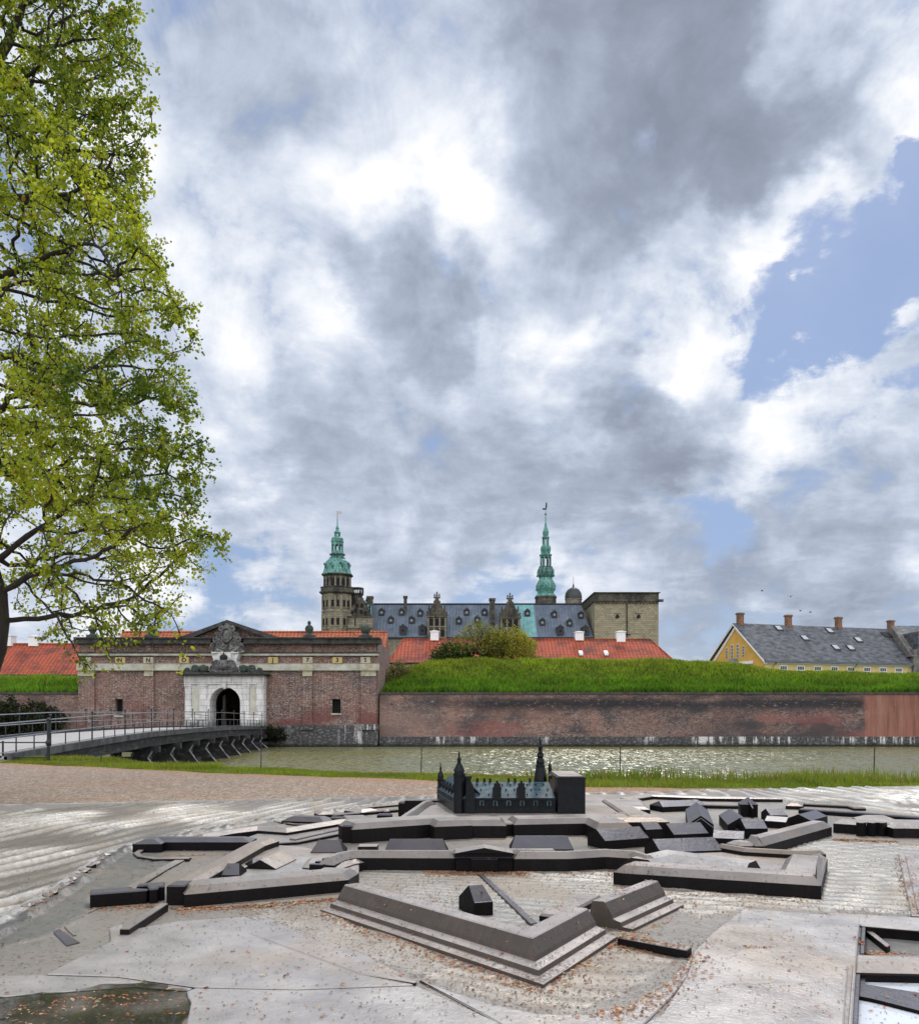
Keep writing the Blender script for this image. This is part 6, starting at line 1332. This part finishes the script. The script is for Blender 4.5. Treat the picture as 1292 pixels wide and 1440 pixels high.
# ------------------------------------------------------------------ fallen leaves and bud scales
bpy.context.view_layer.update(); DG = bpy.context.evaluated_depsgraph_get()
LEAFC = [((.42, .14, .055), .40), ((.46, .30, .17), .26), ((.30, .10, .07), .16), ((.55, .42, .24), .12), ((.10, .07, .045), .06)]
def scatter(name, spots, label, mat, smin, smax, cat='fallen leaves'):
    V = []; Fc = []; C = []
    for (x, y, sc_) in spots:
        ok, loc, nrm, i, ob, mt = SC.ray_cast(DG, Vector((x, y, TZ + 1.2)), Vector((0, 0, -1)), distance=2.5)
        if not ok or loc.z < TZ - .2 or (ob and ob.name.startswith(('miniature', 'square_keep', 'keep'))): continue
        s = random.uniform(smin, smax) * sc_; a = random.uniform(0, 6.28); d = Vector((math.cos(a), math.sin(a), 0)); u = Vector((-d.y, d.x, 0)); t = random.uniform(-.5, .5)
        tl = random.uniform(.1, .5); z = loc.z + .002; c = Vector((loc.x, loc.y, z)); w = random.uniform(.32, .6)
        base = len(V); up = Vector((0, 0, 1))
        V += [c - d*s, c - u*s*w + up*s*tl*.8, c + d*s + up*s*tl*random.uniform(.2, 1.2), c + u*s*w + up*s*(tl*.9 + t*.3), c + up*s*.08]
        Fc += [(base, base+1, base+4), (base+1, base+2, base+4), (base+2, base+3, base+4), (base+3, base, base+4)]
        r = random.random(); acc = 0
        for col, p in LEAFC:
            acc += p
            if r < acc: break
        k = random.uniform(.6, 1.35); C += [tuple(q*k for q in col)] * 5
    o = np_mesh(name, np.array([tuple(v) for v in V]), np.array(Fc), mat, tint=np.array(C)); return tag(o, label, cat, kind='stuff')
M_LITTER = leaf_mat('dry_leaf', .2, .6)
def along(px, n, spread, hh=0, sc_=1.0):
    p = tp(px, hh); out = []
    for _ in range(n):
        t = random.random()*(len(p)-1); k = int(t); u = t - k; r = abs(random.gauss(0, 1)) * spread
        a = Vector(p[k]); c = Vector(p[k+1]); d = (c - a).normalized(); nn = Vector((d.y, -d.x)); q = a.lerp(c, u) + nn*r*1.0 + d*random.gauss(0, spread*.4); out.append((q.x, q.y, sc_*random.uniform(.6, 1.1)))
    return out
sp = []
for _ in range(1500):      # loose scatter, denser towards the viewer's side
    px, py = random.uniform(-150, 1440), 1440 - 330*random.random()**.9; x, y = T(px, py); sp.append((x, y, .55 if random.random() < .75 else 1))
for _ in range(500): x, y = random.uniform(-5, 6), random.uniform(1.3, 7); sp.append((x, y, .8))
for _ in range(2600):     # in the moats
    poly = random.choice([MOAT_F, MOAT_R, MOAT_R, MOAT_L, RAVI]); q = random.choice(poly); q2 = random.choice(poly); t = random.random(); sp.append((lerp(q[0], q2[0], t) + random.gauss(0, .05), lerp(q[1], q2[1], t) + random.gauss(0, .04), .5))
sp += along([(250, 1278), (360, 1272), (490, 1262)], 800, .04) + along([(140, 1277), (235, 1273)], 130, .035) + along([(600, 1226), (640, 1227), (720, 1227), (740, 1227)], 1000, .045, sc_=.8)
sp += along([(780, 1227), (870, 1228)], 200, .07, sc_=.7) + along([(862, 1246), (1000, 1256), (1150, 1268)], 330, .05, sc_=.7) + along([(1172, 1180), (1200, 1181), (1256, 1183)], 900, .045, sc_=.8)
sp += along([(1276, 1290), (1262, 1240), (1256, 1205)], 420, .05, sc_=.8) + along([(455, 1286), (600, 1336), (764, 1391)], 520, .035, sc_=.85) + along([(764, 1391), (868, 1322)], 130, .05) + along([(872, 1325), (962, 1340)], 330, .035, sc_=.9)
sp += along([(970, 1345), (950, 1372), (915, 1400), (880, 1418), (830, 1428)], 330, -.045, sc_=.9) + along([(1211, 1330), (1292, 1338), (1400, 1345)], 420, -.04) + along([(228, 1203), (350, 1201)], 160, .03, sc_=.8) + along([(440, 1196), (420, 1188), (412, 1180)], 60, .05, sc_=.6)
sp += along([(30, 1292), (75, 1262), (140, 1214)], 120, .03, sc_=.7) + along([(0, 1420), (120, 1402), (250, 1400)], 170, .12, sc_=.9) + along([(1045, 1335), (1085, 1336)], 25, .012) + along([(950, 1290), (900, 1330), (870, 1310)], 160, .05, sc_=.8)
sp2 = []
for _ in range(4200):
    px, py = random.uniform(-100, 1400), 1445 - 320*random.random()**.85; x, y = T(px, py); sp2.append((x, y, 1))
for _ in range(5200):
    poly = random.choice([MOAT_F, MOAT_F, MOAT_R, MOAT_R, MOAT_L, RAVI]); q = random.choice(poly); q2 = random.choice(poly); t = random.random(); sp2.append((lerp(q[0], q2[0], t) + random.gauss(0, .06), lerp(q[1], q2[1], t) + random.gauss(0, .05), 1))
LEAFC0 = LEAFC; LEAFC = [((.05, .035, .03), .45), ((.16, .10, .06), .3), ((.34, .22, .13), .25)]
scatter('seed_crumbs', sp2, 'tiny dark seeds and crumbs sprinkled over the bronze model', M_LITTER, .0028, .006, 'seeds'); LEAFC = LEAFC0
scatter('leaf_litter', sp, 'dry brown leaves and bud scales scattered over the bronze model', M_LITTER, .007, .0125)
# ------------------------------------------------------------------ trees and shrubs
def colonize(att, start, trunk, step, di, dk, iters, jitter=.12, seed=1):
    rng = np.random.default_rng(seed); nodes = [np.array(start, float)]; par = [-1]
    for t in trunk:
        nodes.append(np.array(t, float)); par.append(len(nodes) - 2)
    att = att.copy(); N = np.array(nodes); best = np.full(len(att), 1e9); who = np.zeros(len(att), int)
    def upd(lo):
        nonlocal best, who
        d = np.linalg.norm(att[:, None] - N[None, lo:], axis=2); k = d.argmin(1); m = d[np.arange(len(att)), k]; c = m < best
        best[c] = m[c]; who[c] = k[c] + lo
    upd(0)
    for it in range(iters):
        act = best < di
        if not act.any(): break
        ids = np.unique(who[act]); new = []; npar = []
        dirs = att - N[who]; dirs /= np.linalg.norm(dirs, axis=1)[:, None] + 1e-9
        acc = np.zeros((len(N), 3)); np.add.at(acc, who[act], dirs[act])
        for i in ids:
            v = acc[i]; l = np.linalg.norm(v)
            if l < 1e-6: continue
            v = v / l + rng.normal(0, jitter, 3); v /= np.linalg.norm(v); new.append(N[i] + v * step); npar.append(i)
        if not new: break
        lo = len(N); N = np.vstack([N, new]); par += npar; upd(lo)
        keep = best > dk; att = att[keep]; best = best[keep]; who = who[keep]
        if len(att) == 0: break
    return N, np.array(par)
def tube_mesh(N, par, rad, mat, name, parent, minr=0.0):
    ch = [i for i in range(len(N)) if par[i] >= 0]; V = []; Fc = []
    for i in ch:
        p = par[i]; a, b = N[p], N[i]; r1 = rad[i]; r0 = min(rad[p], r1 * 1.35) if par[p] >= 0 else rad[p]
        d = b - a; l = np.linalg.norm(d)
        if l < 1e-6: continue
        d /= l; u = np.cross(d, [0, 0, 1.0] if abs(d[2]) < .9 else [1.0, 0, 0]); u /= np.linalg.norm(u); w = np.cross(d, u)
        n = 8 if r1 > .06 else (5 if r1 > .015 else 3); t = np.arange(n) * 2*np.pi/n; cs = np.cos(t)[:, None]*u + np.sin(t)[:, None]*w; base = len(V)
        V += list(a - d*r0*.3 + cs*r0) + list(b + d*r1*.2 + cs*r1)
        Fc += [(base + k, base + (k+1) % n, base + n + (k+1) % n, base + n + k) for k in range(n)]
    return np_mesh(name, np.array(V) - np.array(ORG[parent.name]), np.array(Fc), mat, parent, smooth=True)
def radii(N, par, tip, e=2.4):
    r = np.zeros(len(N))
    for i in range(len(N) - 1, -1, -1):
        if r[i] == 0: r[i] = tip ** e
        if par[i] >= 0: r[par[i]] += r[i]
    return r ** (1 / e)
def leaves(name, C, size, cols, mat, parent, seed=3, droop=.5, six=True):
    rng = np.random.default_rng(seed); n = len(C); s = rng.uniform(size[0], size[1], n)[:, None]
    a = rng.uniform(0, 2*np.pi, n); el = rng.normal(-droop, .55, n); d = np.stack([np.cos(a)*np.cos(el), np.sin(a)*np.cos(el), np.sin(el)], -1)
    q = rng.normal(0, 1, (n, 3)); u = np.cross(d, q); u /= np.linalg.norm(u, axis=1)[:, None]; w = np.cross(d, u)
    # folded heart-shaped leaf: 6 outline points, 4 quads worth of triangles
    P = [C, C + d*s*.25 + u*s*.48 + w*s*.16, C + d*s*.72 + u*s*.36 + w*s*.10, C + d*s*1.08 - w*s*.06, C + d*s*.72 - u*s*.36 + w*s*.10, C + d*s*.25 - u*s*.48 + w*s*.16]
    V = np.stack(P, 1).reshape(-1, 3) - np.array(ORG[parent.name]); b = np.arange(n)[:, None]*6
    Fq = np.concatenate([b + np.array([0, 1, 2, 3]), b + np.array([0, 3, 4, 5])])
    return np_mesh(name, V, Fq, mat, parent, tint=np.repeat(cols, 6, axis=0))
M_BARK = NT('linden_bark', .9); n = M_BARK.noise(M_BARK.mapv(M_BARK.pos, (6, 6, 1.2)), 1.5, 5, .7); M_BARK.base(M_BARK.ramp(n, [(.35, (.014, .012, .011)), (.7, (.055, .046, .040))])); M_BARK.bump(n, .03); M_BARK = M_BARK.m
M_LEAF = leaf_mat('linden_leaf', .55, .5, 1.15)
# the linden: crown radius by height, read off its outline
TX, TY = -8.80, 16.0
zs_ = [2.4, 3.0, 3.6, 4.4, 5.6, 6.6, 7.6, 8.6, 9.6, 11.0, 12.2, 13.4, 14.9, 16.5, 18.0]
rs_ = [2.0, 3.1, 3.8, 4.15, 4.45, 4.40, 4.15, 3.85, 3.62, 3.42, 3.30, 3.12, 2.75, 2.0, .5]
rng = np.random.default_rng(11); A = []
while len(A) < 4300:
    z = rng.uniform(2.5, 17.8); rmax = np.interp(z, zs_, rs_) * (.92 + .13 * math.sin(z*2.1 + 1.0) * math.sin(z*.9)); a = rng.uniform(0, 2*np.pi); r = rmax * rng.random() ** .40
    rmax2 = rmax * (1 + .06*math.sin(3*a + z))
    x = TX + r*math.cos(a)*rmax2/rmax; y = TY + r*math.sin(a)
    if z < 4.6 and r < (4.8 - z) * 1.5: continue
    if math.cos(a) < -.2 and rng.random() < .6: continue
    if z < 4.6 and rng.random() < .62: continue
    A.append((x, y, z))
A = np.array(A)
trunk = [(TX - .50, TY, .6), (TX - .42, TY, 1.2), (TX - .28, TY, 1.8), (TX - .12, TY, 2.3), (TX + .04, TY, 2.8), (TX + .14, TY, 3.3), (TX + .12, TY, 3.8), (TX - .05, TY, 4.4), (TX - .35, TY + .1, 5.2), (TX - .4, TY + .1, 6.2), (TX - .45, TY + .1, 7.2), (TX - .45, TY + .1, 8.4), (TX - .45, TY, 9.8), (TX - .45, TY, 11.2), (TX - .4, TY, 12.6)]
N, par = colonize(A, (TX - .62, TY, -.1), trunk, .24, 3.2, .34, 90, .16, 5)
# one low limb that droops in front of the gatehouse corner, and one beside it
def droop(p0, p1, n, sag):
    global N, par
    i0 = int(np.linalg.norm(N - np.array(p0), axis=1).argmin()); a = N[i0]; prev = i0; P_ = []; Q_ = []
    for k in range(1, n + 1):
        t = k/n; q = a*(1-t) + np.array(p1)*t; q[2] += sag*math.sin(math.pi*t); q += rng.normal(0, .03, 3)
        P_.append(q); Q_.append(prev); prev = len(N) + len(P_) - 1
        if k > n*.35 and k % 2:
            w = q + rng.normal(0, .22, 3); P_.append(w); Q_.append(prev); w2 = w + (w - q)*.6 + np.array([.05, 0, -.08]); P_.append(w2); Q_.append(len(N) + len(P_) - 2)
    N = np.vstack([N, P_]); par = np.concatenate([par, Q_])
droop((-8.0, 15.9, 4.2), (-6.98, 15.8, 2.48), 11, .12); droop((-7.5, 16.0, 4.4), (-5.2, 15.8, 3.2), 13, .25); droop((-7.6, 15.2, 4.3), (-6.3, 15.2, 3.0), 10, .15)
rad = radii(N, par, .0055, 2.25); rad *= .27 / rad[2]
for i_ in range(6, len(trunk) + 1): rad[i_] = min(rad[i_], .20 * (1 - (i_ - 6) / 11.0) + .02)
rad = np.maximum(rad, .0045)
lin = thing('linden_tree', (TX, TY, 0), 'tall linden with fresh yellow-green spring leaves at the left edge', 'tree')
# twigs: short side shoots near the thin branches
thin = np.where(rad < .022)[0]; vis = N[thin]; TW = []; TP = []
base = len(N); NN = list(N); PP = list(par); RR = list(rad); tips = []
for i in thin:
    dens = 3 if N[i][0] > -11.0 else 1
    if par[i] < 0: continue
    dd = N[i] - N[par[i]]; dd /= np.linalg.norm(dd) + 1e-9
    if N[i][2] < 2.45: continue
    for k in range(dens):
        v = dd*.5 + rng.normal(0, .6, 3); v[2] -= .15; v /= np.linalg.norm(v); l = rng.uniform(.12, .34); p1 = N[i] + v*l*.5; p2 = p1 + (v + rng.normal(0, .25, 3) + np.array([0, 0, -.2]))*l*.5
        NN += [p1, p2]; PP += [i, len(NN) - 2]; RR += [.004, .0028]; tips += [N[i]*.5 + p1*.5, p1, p2, (p1 + p2)/2, p2]
tube_mesh(np.array(NN), np.array(PP), np.array(RR), M_BARK, 'branches', lin)
tips = np.array(tips); tips = tips[(rng.random(len(tips)) < np.interp(tips[:, 2], [3.2, 4.0, 5.2], [.34, .5, .95]))]
gap = vnoise(tips[:, 0] + 40, tips[:, 2] + 40, 1.9, 77)*.6 + vnoise(tips[:, 1] + 40, tips[:, 2] + 40, 1.9, 78)*.4; tips = tips[rng.random(len(tips)) < np.clip(gap*3.2 - .62, .10, 1)]
rep = 4; LC = np.repeat(tips, rep, axis=0) + rng.normal(0, .055, (len(tips)*rep, 3)); cnt = len(LC)
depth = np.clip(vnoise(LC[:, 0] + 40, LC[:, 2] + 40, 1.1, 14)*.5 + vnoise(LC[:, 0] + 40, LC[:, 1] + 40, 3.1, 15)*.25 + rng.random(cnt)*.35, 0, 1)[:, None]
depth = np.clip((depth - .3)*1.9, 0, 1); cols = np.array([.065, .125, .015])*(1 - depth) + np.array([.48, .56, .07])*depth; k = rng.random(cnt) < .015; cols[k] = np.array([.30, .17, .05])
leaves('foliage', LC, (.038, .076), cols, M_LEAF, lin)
print('LINDEN nodes', len(NN), 'leaves', cnt)

def small_tree(name, base, R_, H, n, tint_lo, tint_hi, label, cat, seed, trunk_h=.3, dens=3, lsize=(.10, .22), squash=1.0, sparse=1.0, cxo=0.0, tr=.14):
    rg = np.random.default_rng(seed); A = []
    while len(A) < n:
        p = rg.uniform(-1, 1, 3); q = np.linalg.norm(p)
        if q > 1 or q < .35: continue
        if p[2] < -.55: continue
        w = 1 + .22*math.sin(4*math.atan2(p[1], p[0]) + seed) + .15*math.sin(5*p[2] + seed)
        A.append((base[0] + cxo + p[0]*R_*w, base[1] + p[1]*R_*.8, base[2] + trunk_h*H + (p[2] + .55)/1.55*H*(1 - trunk_h)*(1 + .08*math.sin(7*p[0] + seed))))
    st = max(.18, R_/11); N, par = colonize(np.array(A), base, [(base[0] + .05*k, base[1], base[2] + trunk_h*H*k/2) for k in (1, 2)], st, R_*1.6, st*1.3, 60, .2, seed)
    rad = radii(N, par, .012, 2.3); rad *= tr / rad[1]; rad = np.maximum(rad, .012)
    t = thing(name, base, label, cat); tube_mesh(N, par, rad, M_BARK, 'branches', t)
    tips = N[(rad < .06)]; LC = np.repeat(tips, dens, axis=0) + rg.normal(0, st*.75, (len(tips)*dens, 3)); LC = LC[rg.random(len(LC)) < sparse]
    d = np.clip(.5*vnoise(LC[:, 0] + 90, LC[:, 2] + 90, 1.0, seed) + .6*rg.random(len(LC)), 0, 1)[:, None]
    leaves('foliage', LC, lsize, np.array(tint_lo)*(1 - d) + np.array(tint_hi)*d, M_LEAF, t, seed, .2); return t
Yt = 92.0
small_tree('shrub', (XA(640, Yt), Yt, 5.9), 3.0, 3.0, 900, (.012, .035, .008), (.05, .09, .02), 'dark green spreading shrub, leftmost of the group on the rampart', 'shrub', 4, .05, 7, (.14, .30), tr=.12)
small_tree('tree', (XA(677, 91), 91, 6.0), 3.3, 5.2, 800, (.10, .12, .03), (.26, .27, .07), 'small open olive-green tree with a dark forked trunk on the rampart', 'tree', 9, .30, 5, (.10, .22), sparse=.9, tr=.20)
small_tree('tree', (XA(716, Yt), Yt, 6.1), 3.1, 4.4, 900, (.13, .15, .025), (.34, .33, .06), 'rounded yellow-green tree at the right of the rampart group', 'tree', 12, .12, 9, (.12, .26), tr=.16)
small_tree('shrub', (XA(748, Yt + 1), Yt + 1, 6.2), 1.7, 1.7, 220, (.12, .13, .03), (.27, .24, .08), 'low thin olive bush beside the yellow-green tree', 'shrub', 15, .1, 3, (.09, .2), sparse=.7, tr=.06)
small_tree('shrub', (XA(563, 86), 86, 4.4), 1.7, 2.2, 420, (.07, .09, .03), (.22, .20, .10), 'brownish green bush in the corner between gatehouse and rampart', 'shrub', 21, .08, 5, (.10, .2), tr=.08)
for i, (px, y_, R_, H, lab) in enumerate(((8, 76.2, 2.0, 3.0, 'dark ivy-like bush against the left moat wall, nearest the frame edge'), (52, 76.4, 2.2, 2.6, 'dark bush against the left moat wall beside the gatehouse'))):
    small_tree('shrub', (XA(px, y_), y_, -.6), R_, H + .4, 500, (.010, .016, .008), (.035, .045, .02), lab, 'shrub', 31 + i, .05, 7, (.12, .26), tr=.1)
small_tree('shrub', (-16.6, 76.0, -1.0), 1.2, 1.3, 260, (.008, .014, .008), (.03, .04, .02), 'dark weedy bush at the foot of the gatehouse beside the bridge', 'shrub', 41, .05, 6, (.10, .2), tr=.06)
# birds
bird = None; M_BIRD = simple('dark_feathers', (.03, .03, .035), .8, .3, 5)
for i, (px, py, s, lab) in enumerate(((1071, 831, 1.0, 'small dark bird high above the left chimneys of the yellow house'), (1111, 839, 1.3, 'darkest bird, in the sky between two chimneys of the yellow house'), (1125, 859, 1.1, 'low flying bird just left of the third chimney'), (1139, 861, .9, 'faint low bird nearest the third chimney'))):
    loc = P(px, py, 130)
    if bird is None:
        bird = thing('bird', loc, lab, 'bird', 'birds above the yellow house'); b = MB(); c = loc
        b.loft([[(c.x + dx, c.y + r*math.cos(t), c.z + r*math.sin(t)) for t in (0, 1.57, 3.14, 4.71)] for dx, r in ((-.22, .01), (-.12, .05), (.0, .07), (.12, .05), (.18, .035), (.24, .01))]); b.build('body', M_BIRD, bird)
        for sgn in (-1, 1):
            b = MB(); b.loft([[(c.x - .06, c.y, c.z + .03), (c.x + .08, c.y, c.z + .03), (c.x + .08, c.y, c.z + .05), (c.x - .06, c.y, c.z + .05)], [(c.x - .05, c.y + sgn*.22, c.z + .13), (c.x + .05, c.y + sgn*.22, c.z + .13), (c.x + .05, c.y + sgn*.22, c.z + .14), (c.x - .05, c.y + sgn*.22, c.z + .14)], [(c.x - .08, c.y + sgn*.42, c.z + .09), (c.x - .06, c.y + sgn*.42, c.z + .09), (c.x - .06, c.y + sgn*.42, c.z + .095), (c.x - .08, c.y + sgn*.42, c.z + .095)]]); b.build('wing', M_BIRD, bird)
        o = bird
    else: o = copy_tree(bird, None, loc); o['label'] = lab
    o.rotation_euler = (0, 0, i * .9); o.scale = (s, s, s)
